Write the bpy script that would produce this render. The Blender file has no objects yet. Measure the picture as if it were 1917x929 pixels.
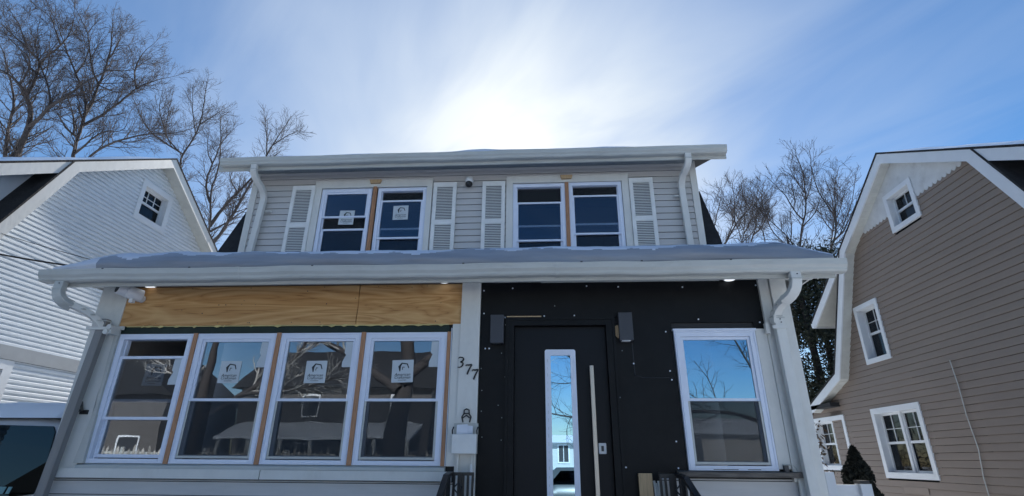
import bpy, math, random
import numpy as np
from mathutils import Vector, Matrix
random.seed(7); RNG = np.random.default_rng(7)
SC = bpy.context.scene; COL = SC.collection
EYE = 1.65
# ------------------------------------------------------------------ camera
cam_d = bpy.data.cameras.new('camera'); cam = bpy.data.objects.new('camera', cam_d); COL.objects.link(cam)
R_ = Vector((0.99816092, 0.0601678, 0.00738987)); U_ = Vector((0.01611544, -0.38089441, 0.92447809))
F_ = U_.cross(R_)
R_.normalize(); F_.normalize(); U_ = R_.cross(F_)
m = Matrix((R_, U_, -F_)).transposed().to_4x4(); m.translation = (0, 0, EYE)
cam.matrix_world = m
cam_d.sensor_width = 36; cam_d.lens = 36 * 966.29 / 1917
cam_d.clip_start = 0.05; cam_d.clip_end = 3000
SC.camera = cam
# ------------------------------------------------------------------ light and sky
SUN_AZ, SUN_EL = math.radians(5.4), math.radians(33.5)
SUN = Vector((math.sin(SUN_AZ)*math.cos(SUN_EL), math.cos(SUN_AZ)*math.cos(SUN_EL), math.sin(SUN_EL)))
W = bpy.data.worlds.new('World'); SC.world = W; W.use_nodes = True
nt = W.node_tree; N = nt.nodes; L = nt.links; N.clear()
def nd(t, **k):
    n = N.new(t)
    for a, v in k.items():
        if a.startswith('i_'): n.inputs[a[2:]].default_value = v
        elif a[0] == 'n' and a[1:].isdigit(): n.inputs[int(a[1:])].default_value = v
        else: setattr(n, a, v)
    return n
out = nd('ShaderNodeOutputWorld'); bg = nd('ShaderNodeBackground', i_Strength=0.105)
sky = nd('ShaderNodeTexSky', sky_type='NISHITA', sun_disc=False, sun_elevation=SUN_EL, sun_rotation=SUN_AZ,
         air_density=1.0, dust_density=0.05, ozone_density=2.5, altitude=50)
tc = nd('ShaderNodeTexCoord')
def math_(op, a, b=None, clamp=False):
    n = nd('ShaderNodeMath', operation=op, use_clamp=clamp)
    for i, v in enumerate((a, b)):
        if v is None: continue
        if isinstance(v, (int, float)): n.inputs[i].default_value = v
        else: L.new(v, n.inputs[i])
    return n.outputs[0]
# thin cirrus: stretched noise on a plane at cloud height (direction / z)
sep = nd('ShaderNodeSeparateXYZ'); L.new(tc.outputs['Generated'], sep.inputs[0])
zc = math_('MAXIMUM', sep.outputs[2], 0.06)
px = math_('DIVIDE', sep.outputs[0], zc); py = math_('DIVIDE', sep.outputs[1], zc)
cmb = nd('ShaderNodeCombineXYZ'); L.new(px, cmb.inputs[0]); L.new(py, cmb.inputs[1])
mp = nd('ShaderNodeMapping'); mp.inputs['Scale'].default_value = (0.40, 1.25, 1)
mr = nd('ShaderNodeMapping'); mr.inputs['Rotation'].default_value = (0, 0, math.radians(52)); L.new(cmb.outputs[0], mr.inputs[0]); L.new(mr.outputs[0], mp.inputs[0])
n1 = nd('ShaderNodeTexNoise', i_Scale=1.6, i_Detail=7.0, i_Roughness=0.52, i_Distortion=0.8); L.new(mp.outputs[0], n1.inputs['Vector'])
mp2 = nd('ShaderNodeMapping'); mp2.inputs['Location'].default_value = (3.1, 1.7, 0); L.new(cmb.outputs[0], mp2.inputs[0])
n2 = nd('ShaderNodeTexNoise', i_Scale=0.8, i_Detail=3.0, i_Roughness=0.5); L.new(mp2.outputs[0], n2.inputs['Vector'])
cl = math_('MULTIPLY_ADD', n1.outputs[0], 0.8); cl.node.inputs[2].default_value = 0.0
cl = math_('ADD', cl, math_('MULTIPLY', n2.outputs[0], 0.9))
cl = math_('SUBTRACT', cl, 0.52); cl = math_('MULTIPLY', cl, 1.45, True)
# bright veil around the sun (forward scattering in the thin cloud)
GL = Vector((math.sin(math.radians(-3.5))*math.cos(math.radians(32)), math.cos(math.radians(-3.5))*math.cos(math.radians(32)), math.sin(math.radians(32))))
vm = nd('ShaderNodeVectorMath', operation='DOT_PRODUCT'); L.new(tc.outputs['Generated'], vm.inputs[0]); vm.inputs[1].default_value = GL
dt = math_('MAXIMUM', vm.outputs['Value'], 0.0)
g_wide = math_('POWER', dt, 6.0); g_mid = math_('POWER', dt, 17.0); g_core = math_('POWER', dt, 60.0)
fw = math_('MULTIPLY', g_wide, 0.72); fw = math_('ADD', fw, 0.22)
amt = math_('MULTIPLY', cl, fw)
veil = math_('MULTIPLY', g_mid, 0.82)
nz = math_('MULTIPLY_ADD', n1.outputs[0], 0.8); nz.node.inputs[2].default_value = 0.60
veil = math_('MULTIPLY', veil, nz)
amt = math_('ADD', amt, veil, True)
mixc = nd('ShaderNodeMix', data_type='RGBA')
L.new(amt, mixc.inputs[0])
hsv = nd('ShaderNodeHueSaturation', i_Saturation=1.32, i_Value=0.78); L.new(sky.outputs[0], hsv.inputs['Color'])
tint = nd('ShaderNodeMix', data_type='RGBA', blend_type='MULTIPLY'); tint.inputs[0].default_value = 1.0
L.new(hsv.outputs[0], tint.inputs[6]); tint.inputs[7].default_value = (1.02, 1.0, 1.03, 1)
L.new(tint.outputs[2], mixc.inputs[6])
cw = nd('ShaderNodeMix', data_type='RGBA'); cw.inputs[6].default_value = (4.0, 4.6, 5.4, 1); cw.inputs[7].default_value = (6.6, 6.8, 6.7, 1)
L.new(math_('MULTIPLY', g_core, 1.0, True), cw.inputs[0])
L.new(cw.outputs[2], mixc.inputs[7])
L.new(mixc.outputs[2], bg.inputs[0]); L.new(bg.outputs[0], out.inputs[0])
sl = bpy.data.lights.new('sun', 'SUN'); sl.energy = 5.0; sl.angle = math.radians(0.6); sl.color = (1.0, 0.95, 0.88)
so = bpy.data.objects.new('sun', sl); COL.objects.link(so)
so.rotation_euler = (-SUN).to_track_quat('-Z', 'Y').to_euler(); so.location = (0, 0, 60)
SC.view_settings.view_transform = 'Standard'; SC.view_settings.look = 'None'
SC.view_settings.exposure = 0.72; SC.view_settings.gamma = 1.0
SC.cycles.max_bounces = 6; SC.cycles.diffuse_bounces = 3; SC.cycles.glossy_bounces = 3; SC.cycles.transparent_max_bounces = 12; SC.cycles.transmission_bounces = 3
SC.cycles.caustics_reflective = False; SC.cycles.caustics_refractive = False

# ------------------------------------------------------------------ materials
def mat(name, col, rough=0.6, spec=0.4, metal=0.0, var=0.08, scale=6.0, bump=0.0, bscale=60.0, stretch=(1, 1, 1), dirt=0.0, dirtcol=(0.2, 0.17, 0.13), emit=0.0):
    m = bpy.data.materials.new(name); m.use_nodes = True
    t = m.node_tree; b = t.nodes['Principled BSDF']; n = t.nodes; l = t.links
    b.inputs['Roughness'].default_value = rough; b.inputs['Metallic'].default_value = metal
    b.inputs['Specular IOR Level'].default_value = spec
    c = n.new('ShaderNodeTexCoord'); mpp = n.new('ShaderNodeMapping'); mpp.inputs['Scale'].default_value = stretch
    l.new(c.outputs['Object'], mpp.inputs[0])
    no = n.new('ShaderNodeTexNoise'); no.inputs['Scale'].default_value = scale; no.inputs['Detail'].default_value = 6; no.inputs['Roughness'].default_value = 0.6
    l.new(mpp.outputs[0], no.inputs['Vector'])
    r = n.new('ShaderNodeValToRGB'); r.color_ramp.elements[0].position = 0.3; r.color_ramp.elements[1].position = 0.7
    r.color_ramp.elements[0].color = tuple(max(0, x*(1-var)) for x in col) + (1,); r.color_ramp.elements[1].color = tuple(min(1, x*(1+var)) for x in col) + (1,)
    l.new(no.outputs[0], r.inputs[0]); last = r.outputs[0]
    if dirt > 0:
        n3 = n.new('ShaderNodeTexNoise'); n3.inputs['Scale'].default_value = 3.5; n3.inputs['Detail'].default_value = 9; n3.inputs['Roughness'].default_value = 0.72
        l.new(mpp.outputs[0], n3.inputs['Vector'])
        r3 = n.new('ShaderNodeValToRGB'); r3.color_ramp.elements[0].position = 0.52; r3.color_ramp.elements[1].position = 0.72
        r3.color_ramp.elements[0].color = (0, 0, 0, 1); r3.color_ramp.elements[1].color = (dirt,)*3 + (1,)
        l.new(n3.outputs[0], r3.inputs[0])
        mx = n.new('ShaderNodeMix'); mx.data_type = 'RGBA'; l.new(r3.outputs[0], mx.inputs[0]); l.new(last, mx.inputs[6]); mx.inputs[7].default_value = dirtcol + (1,)
        last = mx.outputs[2]
    l.new(last, b.inputs['Base Color'])
    if bump > 0:
        n4 = n.new('ShaderNodeTexNoise'); n4.inputs['Scale'].default_value = bscale; n4.inputs['Detail'].default_value = 4; l.new(mpp.outputs[0], n4.inputs['Vector'])
        bp = n.new('ShaderNodeBump'); bp.inputs['Strength'].default_value = bump; bp.inputs['Distance'].default_value = 0.01
        l.new(n4.outputs[0], bp.inputs['Height']); l.new(bp.outputs[0], b.inputs['Normal'])
    if emit > 0:
        b.inputs['Emission Color'].default_value = tuple(col) + (1,); b.inputs['Emission Strength'].default_value = emit
    return m
M = {}
M['trim'] = mat('old_white_trim', (0.66, 0.655, 0.62), 0.45, dirt=0.22, dirtcol=(0.36, 0.35, 0.31), var=0.05, stretch=(1, 1, .5), bump=.15, bscale=25)
M['gutter'] = mat('weathered_gutter', (0.49, 0.50, 0.475), 0.4, dirt=0.35, dirtcol=(0.30, 0.29, 0.26), var=0.06, stretch=(0.6, 2, 2), bump=.1, bscale=8)
M['vinyl'] = mat('white_vinyl_frame', (0.72, 0.77, 0.88), 0.35, var=0.02)
M['siding'] = mat('grey_vinyl_siding', (0.53, 0.515, 0.50), 0.5, var=0.05, stretch=(.5, 1, 3), dirt=.12, dirtcol=(.3, .29, .28), bump=.12, bscale=30)
M['lapwhite'] = mat('white_clapboard', (0.66, 0.71, 0.76), 0.42, spec=.5, var=0.04, bump=.12, bscale=40)
M['tan'] = mat('taupe_vinyl_siding', (0.255, 0.205, 0.17), 0.6, var=0.06, stretch=(1, .4, 2), scale=2.5, dirt=.2, dirtcol=(.20, .19, .18), bump=.12, bscale=40)
M['shutter'] = mat('cream_shutter', (0.74, 0.74, 0.72), 0.5, dirt=.10, dirtcol=(.4, .37, .33))
M['soffit'] = mat('grey_soffit', (0.27, 0.30, 0.31), 0.55, dirt=.3, dirtcol=(.12, .12, .11))
M['belt'] = mat('grey_belt_board', (0.34, 0.36, 0.38), 0.5, var=.05)
M['soffitw'] = mat('pale_soffit', (0.56, 0.57, 0.54), 0.55, dirt=.25, dirtcol=(.3, .28, .25))
M['black'] = mat('black_wrap_and_lap_shade', (0.0045, 0.005, 0.006), 0.5, spec=.22, var=.35, scale=3, bump=1.0, bscale=3.2, dirt=.5, dirtcol=(.012, .012, .013))
M['door'] = mat('black_door', (0.006, 0.0068, 0.010), 0.42, spec=.22, var=.08)
M['dark'] = mat('dark_metal', (0.035, 0.037, 0.042), 0.4, spec=.5)
M['charcoal'] = mat('charcoal_lamp', (0.055, 0.058, 0.068), 0.5, spec=.4, bump=.1)
M['iron'] = mat('wrought_iron', (0.012, 0.012, 0.013), 0.4, spec=.5)
M['steel'] = mat('brushed_bar', (0.55, 0.48, 0.41), 0.35, metal=.55, stretch=(4, 4, .2), var=.1)
M['shingle'] = mat('dark_shingles', (0.022, 0.023, 0.026), 0.9, var=.35, scale=9, bump=.6, bscale=30)
M['snow'] = mat('snow', (0.80, 0.86, 0.94), 0.7, spec=.3, var=.02, scale=3, bump=.35, bscale=9)
M['plastic'] = mat('white_plastic', (0.72, 0.73, 0.74), 0.35)
M['drain'] = mat('brown_downspout', (0.23, 0.225, 0.22), 0.45, stretch=(3, 3, .3), dirt=.2, dirtcol=(.15, .14, .13))
M['green'] = mat('dark_green_flashing', (0.01, 0.022, 0.016), 0.6, var=.3)
M['foam'] = mat('yellow_foam', (0.65, 0.55, 0.25), 0.8, var=.15, bump=.6)
M['orange'] = mat('cedar_strip', (0.42, 0.22, 0.12), 0.6, stretch=(30, 30, 1.5), var=.3, dirt=.35, dirtcol=(.22, .11, .06))
M['lumber'] = mat('lumber', (0.50, 0.35, 0.20), 0.65, stretch=(20, 20, 1), var=.2)
M['oldwood'] = mat('weathered_sill_wood', (0.13, 0.115, 0.10), 0.8, stretch=(1, 8, 8), var=.4, bump=.6, dirt=.4, dirtcol=(.3, .27, .24))
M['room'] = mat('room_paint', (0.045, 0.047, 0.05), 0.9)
M['bark'] = mat('bark', (0.055, 0.048, 0.047), 0.9, var=.3, stretch=(3, 3, .6), bump=.6, bscale=12)
M['twig'] = mat('twig_bark', (0.062, 0.053, 0.053), 0.9, var=.3)
M['frost'] = mat('frosted_twigs', (0.42, 0.40, 0.37), 0.9, var=.6, scale=2)
M['needle'] = mat('evergreen_foliage', (0.028, 0.034, 0.020), 0.8, var=.5, scale=1.5)
M['fir'] = mat('dark_arborvitae', (0.012, 0.016, 0.013), 0.85, var=.4, scale=8)
M['asphalt'] = mat('asphalt', (0.06, 0.06, 0.062), 0.85, var=.2, dirt=.5, dirtcol=(.3, .32, .35), bump=.3)
M['carpaint'] = mat('white_car_paint', (0.55, 0.57, 0.60), 0.25, spec=.6, var=.01)
M['greypaint'] = mat('grey_car_paint', (0.09, 0.10, 0.11), 0.25, spec=.6, var=.01)
M['tyre'] = mat('tyre_rubber', (0.02, 0.02, 0.02), 0.85)
M['redlens'] = mat('red_lens', (0.35, 0.02, 0.02), 0.2)
M['cable'] = mat('black_cable', (0.012, 0.012, 0.014), 0.5)
M['ink'] = mat('dark_ink', (0.03, 0.035, 0.04), 0.7)
M['numeral'] = mat('black_numeral', (0.01, 0.01, 0.012), 0.4)
M['curtain'] = mat('sage_curtain', (0.50, 0.58, 0.50), 0.9, stretch=(1, 9, .3), var=.35, scale=5)
M['housefar'] = mat('far_white_siding', (0.48, 0.50, 0.49), 0.6, var=.05)
M['brick'] = mat('far_brick_wall', (0.10, 0.092, 0.088), 0.8, var=.3)
M['paper'] = mat('paper', (0.70, 0.74, 0.82), 0.7, var=.03)
M['stickerg'] = mat('sticker_paper', (0.52, 0.57, 0.60), 0.6, var=.05)
M['lamp'] = mat('downlight_disc', (0.9, 0.95, 1.0), 0.5, emit=.7)
M['concrete'] = mat('concrete', (0.32, 0.31, 0.30), 0.85, var=.15, bump=.3)
M['rust'] = mat('frozen_leaves', (0.10, 0.07, 0.045), 0.9, var=.4)
def plywood():
    m = mat('plywood', (0.42, 0.25, 0.11), 0.6, spec=.3); t = m.node_tree; n = t.nodes; l = t.links; b = n['Principled BSDF']
    c = n.new('ShaderNodeTexCoord'); mp = n.new('ShaderNodeMapping'); mp.inputs['Scale'].default_value = (0.22, 1, 1.9); l.new(c.outputs['Object'], mp.inputs[0])
    nn = n.new('ShaderNodeTexNoise'); nn.inputs['Scale'].default_value = 2.6; nn.inputs['Detail'].default_value = 2.5; nn.inputs['Distortion'].default_value = 1.0; l.new(mp.outputs[0], nn.inputs['Vector'])
    mu = n.new('ShaderNodeMath'); mu.operation = 'MULTIPLY'; mu.inputs[1].default_value = 14; l.new(nn.outputs[0], mu.inputs[0])
    fr = n.new('ShaderNodeMath'); fr.operation = 'PINGPONG'; fr.inputs[1].default_value = 1.0; l.new(mu.outputs[0], fr.inputs[0])
    n2 = n.new('ShaderNodeTexNoise'); n2.inputs['Scale'].default_value = 40; n2.inputs['Detail'].default_value = 4
    mp2 = n.new('ShaderNodeMapping'); mp2.inputs['Scale'].default_value = (0.08, 1, 2); l.new(c.outputs['Object'], mp2.inputs[0]); l.new(mp2.outputs[0], n2.inputs['Vector'])
    ad = n.new('ShaderNodeMath'); ad.operation = 'MULTIPLY_ADD'; ad.inputs[1].default_value = .55; l.new(fr.outputs[0], ad.inputs[0]); 
    m2 = n.new('ShaderNodeMath'); m2.operation = 'MULTIPLY'; m2.inputs[1].default_value = .5; l.new(n2.outputs[0], m2.inputs[0]); l.new(m2.outputs[0], ad.inputs[2])
    r = n.new('ShaderNodeValToRGB'); e = r.color_ramp.elements; e[0].position = .08; e[0].color = (.17, .07, .022, 1); e[1].position = .85; e[1].color = (.63, .38, .165, 1)
    k = r.color_ramp.elements.new(.3); k.color = (.48, .25, .09, 1)
    l.new(ad.outputs[0], r.inputs[0]); l.new(r.outputs[0], b.inputs['Base Color'])
    return m
M['plywood'] = plywood()
def glass(name, refl, tint=(0.75, 0.8, 0.85), rough=0.0, rcol=(1, 1, 1), wob=0.0):
    m = bpy.data.materials.new(name); m.use_nodes = True; t = m.node_tree; n = t.nodes; l = t.links; n.clear()
    o = n.new('ShaderNodeOutputMaterial'); mx = n.new('ShaderNodeMixShader'); tr = n.new('ShaderNodeBsdfTransparent'); gl = n.new('ShaderNodeBsdfGlossy')
    tr.inputs[0].default_value = tint + (1,); gl.inputs['Roughness'].default_value = rough; gl.inputs['Color'].default_value = rcol + (1,)
    fr = n.new('ShaderNodeFresnel'); fr.inputs[0].default_value = 1.5
    a = n.new('ShaderNodeMath'); a.inputs[1].default_value = refl; a.use_clamp = True; l.new(fr.outputs[0], a.inputs[0]); l.new(a.outputs[0], mx.inputs[0])
    l.new(tr.outputs[0], mx.inputs[1]); l.new(gl.outputs[0], mx.inputs[2]); l.new(mx.outputs[0], o.inputs[0])
    if wob:
        c = n.new('ShaderNodeTexCoord'); no = n.new('ShaderNodeTexNoise'); no.inputs['Scale'].default_value = 2.2; no.inputs['Detail'].default_value = 1.5; l.new(c.outputs['Object'], no.inputs['Vector'])
        bp = n.new('ShaderNodeBump'); bp.inputs['Strength'].default_value = 1.0; bp.inputs['Distance'].default_value = wob; l.new(no.outputs[0], bp.inputs['Height']); l.new(bp.outputs[0], gl.inputs['Normal'])
    return m
M['glass'] = glass('window_glass', 0.12, rcol=(.9, .95, 1), wob=.0010)
M['glassup'] = glass('upper_window_glass', 0.015, rcol=(.75, .85, 1), wob=.0010)
M['snowfront'] = mat('grey_snow_front', (0.25, 0.28, 0.33), 0.35, spec=.5, var=.22, scale=2.5, bump=.5, bscale=9, stretch=(.35, 1.5, 3))  # darker grey tone for the lower front of the porch snow
M['roofsnow'] = mat('old_roof_snow', (0.60, 0.65, 0.74), 0.6, spec=.35, var=.10, scale=2.0, bump=.9, bscale=16, stretch=(.7, 1.3, 1.5), dirt=.25, dirtcol=(.42, .47, .56))
M['glassdark'] = glass('neighbour_glass', -0.035, (0.4, 0.45, 0.5), wob=.001)
M['mirror'] = glass('reflective_door_glass', 0.62, (0.2, 0.22, 0.25), rcol=(.50, .78, 1.0))  # reflection colour is tinted blue to make the mirrored sky bluer
M['carglass'] = glass('tinted_car_glass', 0.0, (0.06, 0.07, 0.08), rcol=(.7, .9, 1))
M['skyglass'] = glass('low_e_sky_tint_glass', 0.40, (0.5, 0.5, 0.5), rcol=(.48, .76, 1.0), wob=.0005)  # blue of the mirrored sky is put into the reflection colour
def screen():
    m = bpy.data.materials.new('insect_screen'); m.use_nodes = True; t = m.node_tree; n = t.nodes; l = t.links; n.clear()
    o = n.new('ShaderNodeOutputMaterial'); mx = n.new('ShaderNodeMixShader'); tr = n.new('ShaderNodeBsdfTransparent'); d = n.new('ShaderNodeBsdfDiffuse')
    d.inputs[0].default_value = (.045, .05, .056, 1); mx.inputs[0].default_value = .38; l.new(tr.outputs[0], mx.inputs[1]); l.new(d.outputs[0], mx.inputs[2]); l.new(mx.outputs[0], o.inputs[0]); return m
M['screen'] = screen()

# ------------------------------------------------------------------ helpers
LOC = {}
def tag(o, label=None, cat=None, group=None, kind=None):
    if label: o['label'] = label
    if cat: o['category'] = cat
    if group: o['group'] = group
    if kind: o['kind'] = kind
    return o
def thing(name, label, cat, loc=(0, 0, 0), group=None):
    o = bpy.data.objects.new(name, None); COL.objects.link(o); o.location = loc; o.empty_display_size = .2
    LOC[o.name] = Vector(loc); return tag(o, label, cat, group)
def link_mesh(name, me, parent=None, loc=None):
    o = bpy.data.objects.new(name, me); COL.objects.link(o)
    P = LOC[parent.name] if parent else Vector((0, 0, 0))
    if parent: o.parent = parent
    if loc is None: LOC[o.name] = P; return o
    o.location = Vector(loc) - P; LOC[o.name] = Vector(loc); return o
class MB:
    def __init__(s): s.v = []; s.f = []; s.mi = []
    def add(s, vs, fs, mi=0):
        b = len(s.v); s.v += [tuple(v) for v in vs]; s.f += [tuple(b+i for i in f) for f in fs]; s.mi += [mi]*len(fs); return s
    def box(s, x0, x1, y0, y1, z0, z1, mi=0):
        return s.add([(x0, y0, z0), (x1, y0, z0), (x1, y1, z0), (x0, y1, z0), (x0, y0, z1), (x1, y0, z1), (x1, y1, z1), (x0, y1, z1)],
              [(0, 3, 2, 1), (4, 5, 6, 7), (0, 1, 5, 4), (1, 2, 6, 5), (2, 3, 7, 6), (3, 0, 4, 7)], mi)
    def prism(s, prof, axis, a0, a1, mi=0):
        "prof: (u,v) polygon; axis x: (y,z)  axis y: (x,z)  axis z: (x,y)"
        def P(u, v, a): return (a, u, v) if axis == 'x' else (u, a, v) if axis == 'y' else (u, v, a)
        n = len(prof); vs = [P(u, v, a0) for u, v in prof] + [P(u, v, a1) for u, v in prof]
        fs = [tuple(range(n)), tuple(range(2*n-1, n-1, -1))] + [(i, i+n, (i+1) % n + n, (i+1) % n) for i in range(n)]
        return s.add(vs, fs, mi)
    def tube(s, pts, r, n=8, mi=0, flat=None):
        pts = [Vector(p) for p in pts]; rs = r if isinstance(r, (list, tuple)) else [r]*len(pts); rings = []; up = None
        for i, p in enumerate(pts):
            t = (pts[min(i+1, len(pts)-1)] - pts[max(i-1, 0)]).normalized()
            if up is None:
                a = Vector((0, 0, 1)) if abs(t.z) < .9 else Vector((0, 1, 0))
                u = t.cross(a).normalized()
            else: u = (up - t*up.dot(t)).normalized()
            up = u; w = t.cross(u)
            if flat:   # rectangular section (half widths)
                k = [(1, 1), (-1, 1), (-1, -1), (1, -1)]; rings.append([p + u*flat[0]*a + w*flat[1]*b for a, b in k])
            else: rings.append([p + (u*math.cos(6.28318*j/n) + w*math.sin(6.28318*j/n))*rs[i] for j in range(n)])
        k = len(rings[0]); vs = [v for R in rings for v in R]; fs = []
        for i in range(len(rings)-1):
            for j in range(k): fs.append((i*k+j, i*k+(j+1) % k, (i+1)*k+(j+1) % k, (i+1)*k+j))
        fs.append(tuple(range(k-1, -1, -1))); fs.append(tuple(range((len(rings)-1)*k, len(rings)*k)))
        return s.add(vs, fs, mi)
    def disc(s, c, r, h, axis='y', n=16, mi=0):
        d = {'x': (h, 0, 0), 'y': (0, h, 0), 'z': (0, 0, h)}[axis]; return s.tube([c, Vector(c)+Vector(d)], r, n, mi)
    def build(s, name, mats, parent=None, smooth=False, bevel=0, label=None, kind=None):
        if not isinstance(mats, (list, tuple)): mats = [mats]
        P = LOC[parent.name] if parent else Vector((0, 0, 0))
        me = bpy.data.meshes.new(name); me.from_pydata([(v[0]-P.x, v[1]-P.y, v[2]-P.z) for v in s.v], [], s.f)
        for m_ in mats: me.materials.append(m_)
        me.polygons.foreach_set('material_index', s.mi)
        if smooth: me.polygons.foreach_set('use_smooth', [True]*len(me.polygons))
        me.validate(); 
        import bmesh
        bm = bmesh.new(); bm.from_mesh(me); bmesh.ops.recalc_face_normals(bm, faces=bm.faces); bm.to_mesh(me); bm.free()
        o = bpy.data.objects.new(name, me); COL.objects.link(o)
        if parent: o.parent = parent
        LOC[o.name] = P
        if bevel:
            b = o.modifiers.new('bevel', 'BEVEL'); b.width = bevel; b.segments = 2; b.limit_method = 'ANGLE'
        return tag(o, label, None, None, kind)
def box(*a): return MB().box(*a)
def text_mesh(body, size, shear=0.0):
    cu = bpy.data.curves.new('txt', 'FONT'); cu.body = body; cu.size = size; cu.shear = shear; cu.align_x = 'CENTER'; cu.extrude = .0006; cu.resolution_u = 2
    o = bpy.data.objects.new('txt', cu); COL.objects.link(o)
    dg = bpy.context.evaluated_depsgraph_get(); me = bpy.data.meshes.new_from_object(o.evaluated_get(dg))
    vs = [v.co.copy() for v in me.vertices]; fs = [tuple(p.vertices) for p in me.polygons]
    bpy.data.objects.remove(o); bpy.data.curves.remove(cu); bpy.data.meshes.remove(me); return vs, fs
# lap siding on a wall that faces -y (front walls); runs is fn(z)->list of (x0,x1)
def front_boards(parent, y, z0, z1, h, runs, m_, proud=.018):
    z = z0; k = 0
    while z < z1 - 1e-4:
        hh = min(h, z1-z)
        for (a, b) in runs(z, z+hh):
            prof = [(y-proud, z+.007), (y-proud-.001, z+.012), (y-.006, z+hh), (y+.001, z+hh), (y+.001, z+.007)]
            MB().prism(prof, 'x', a, b).box(a+.003, b-.003, y-.002, y+.0005, z-.004, z+.0065, 1).build('siding_board', [m_, M['black']], parent)  # black strip behind each gap paints in the lap shadow
        z += hh
# siding on a gable wall at x = X (sx=+1 faces +x, -1 faces -x). ends(z)->(ya,yb); holes (y0,y1,z0,z1)
def side_boards(parent, X, sx, z0, z1, h, ends, holes, m_, prof, name='siding_board'):
    z = z0
    while z < z1 - 1e-4:
        t = min(z+h, z1); e0 = ends(z+.001); e1 = ends(t-.001)
        if e0 and not e1: e1 = ((e0[0]+e0[1])/2-.01, (e0[0]+e0[1])/2+.01)
        if e0:
            cuts = [(e0[0], e1[0])]; segs = []; cur = (e0[0], e1[0])
            for (a, b, c, d) in sorted(holes):
                if c < t-.02 and d > z+.02:
                    segs.append((cur, (a, a))); cur = (b, b)
            segs.append((cur, (e0[1], e1[1])))
            # butt joints between long boards
            for (l0, l1), (r0, r1) in segs:
                if r0 - l0 < .01 and r1 - l1 < .01: continue
                mb = MB(); vs = []
                pp = prof(t-z)
                for k, (o_, dz) in enumerate(pp):
                    f = min(max(dz/(t-z), 0), 1)
                    vs.append((X+sx*o_, l0+(l1-l0)*f, z+dz))
                for k, (o_, dz) in enumerate(pp):
                    f = min(max(dz/(t-z), 0), 1)
                    vs.append((X+sx*o_, r0+(r1-r0)*f, z+dz))
                n = len(pp); fs = [tuple(range(n)), tuple(range(2*n-1, n-1, -1))] + [(i, i+n, (i+1) % n+n, (i+1) % n) for i in range(n)]
                mb.add(vs, fs).build(name, m_, parent)
        z = t
# ================================================================== GROUND (setting)
mb = MB(); n_ = 24
def groundz(x, y):
    if y > 3.2: return 0.0
    return 0.0
mb.add([(-400, -400, 0), (400, -400, 0), (400, 400, 0), (-400, 400, 0)], [(0, 1, 2, 3)])
tag(mb.build('ground', M['snow']), kind='structure')
tag(MB().add([(-300, -14, .004), (300, -14, .004), (300, -6, .004), (-300, -6, .004)], [(0, 1, 2, 3)]).build('road', M['asphalt']), kind='structure')
tag(MB().add([(-7.4, -6, .006), (-4.8, -6, .006), (-4.8, 11, .006), (-7.4, 11, .006)], [(0, 1, 2, 3)]).build('driveway', M['asphalt']), kind='structure')
tag(MB().box(-300, 300, -6.0, -5.8, 0, .13).build('kerb', M['concrete']), kind='structure')
tag(MB().add([(-.9, -3, .008), (.9, -3, .008), (.9, 3.0, .008), (-.9, 3.0, .008)], [(0, 1, 2, 3)]).build('path', M['concrete']), kind='structure')

# ================================================================== MAIN HOUSE
H = thing('house', 'grey dutch colonial house with black wrapped doorway and row of four new porch windows', 'house', (-1.1, 5.0, 0))
PY = 5.0
# --- body behind (never seen but solid)
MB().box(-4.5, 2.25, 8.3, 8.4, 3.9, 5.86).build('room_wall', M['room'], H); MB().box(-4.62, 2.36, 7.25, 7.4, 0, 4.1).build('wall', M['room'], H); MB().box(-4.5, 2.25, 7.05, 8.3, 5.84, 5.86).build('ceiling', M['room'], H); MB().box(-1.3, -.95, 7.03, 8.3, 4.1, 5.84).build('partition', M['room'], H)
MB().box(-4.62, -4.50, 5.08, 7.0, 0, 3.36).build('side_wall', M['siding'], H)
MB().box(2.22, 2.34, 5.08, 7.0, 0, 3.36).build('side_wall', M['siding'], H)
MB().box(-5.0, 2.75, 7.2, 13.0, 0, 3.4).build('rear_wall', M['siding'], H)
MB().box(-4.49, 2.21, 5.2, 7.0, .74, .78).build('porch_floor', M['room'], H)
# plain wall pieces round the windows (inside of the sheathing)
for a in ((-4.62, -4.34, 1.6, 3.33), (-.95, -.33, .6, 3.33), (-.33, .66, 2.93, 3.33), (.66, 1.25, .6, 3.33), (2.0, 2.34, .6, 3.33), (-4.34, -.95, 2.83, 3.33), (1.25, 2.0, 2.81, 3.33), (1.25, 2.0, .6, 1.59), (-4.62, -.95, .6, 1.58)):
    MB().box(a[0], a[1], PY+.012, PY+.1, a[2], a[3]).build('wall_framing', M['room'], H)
# --- siding under the sills
front_boards(H, PY-.002, .3, 1.47, .115, lambda a, b: [(-4.60, -.83)] if a < 3 else [], M['siding'])
front_boards(H, PY-.002, .3, 1.52, .2, lambda a, b: [(.985, 2.18)], M['siding'], .01)
# --- sill of the window row, with butt joint
MB().box(-4.60, -2.58, 4.93, 5.0, 1.478, 1.558).box(-2.573, -.835, 4.932, 5.0, 1.478, 1.556).build('sill_board', M['trim'], H)
MB().prism([(4.945, 1.558), (4.95, 1.585), (5.0, 1.602), (5.01, 1.558)], 'x', -4.36, -.90).build('sill_cap', M['gutter'], H)
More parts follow.
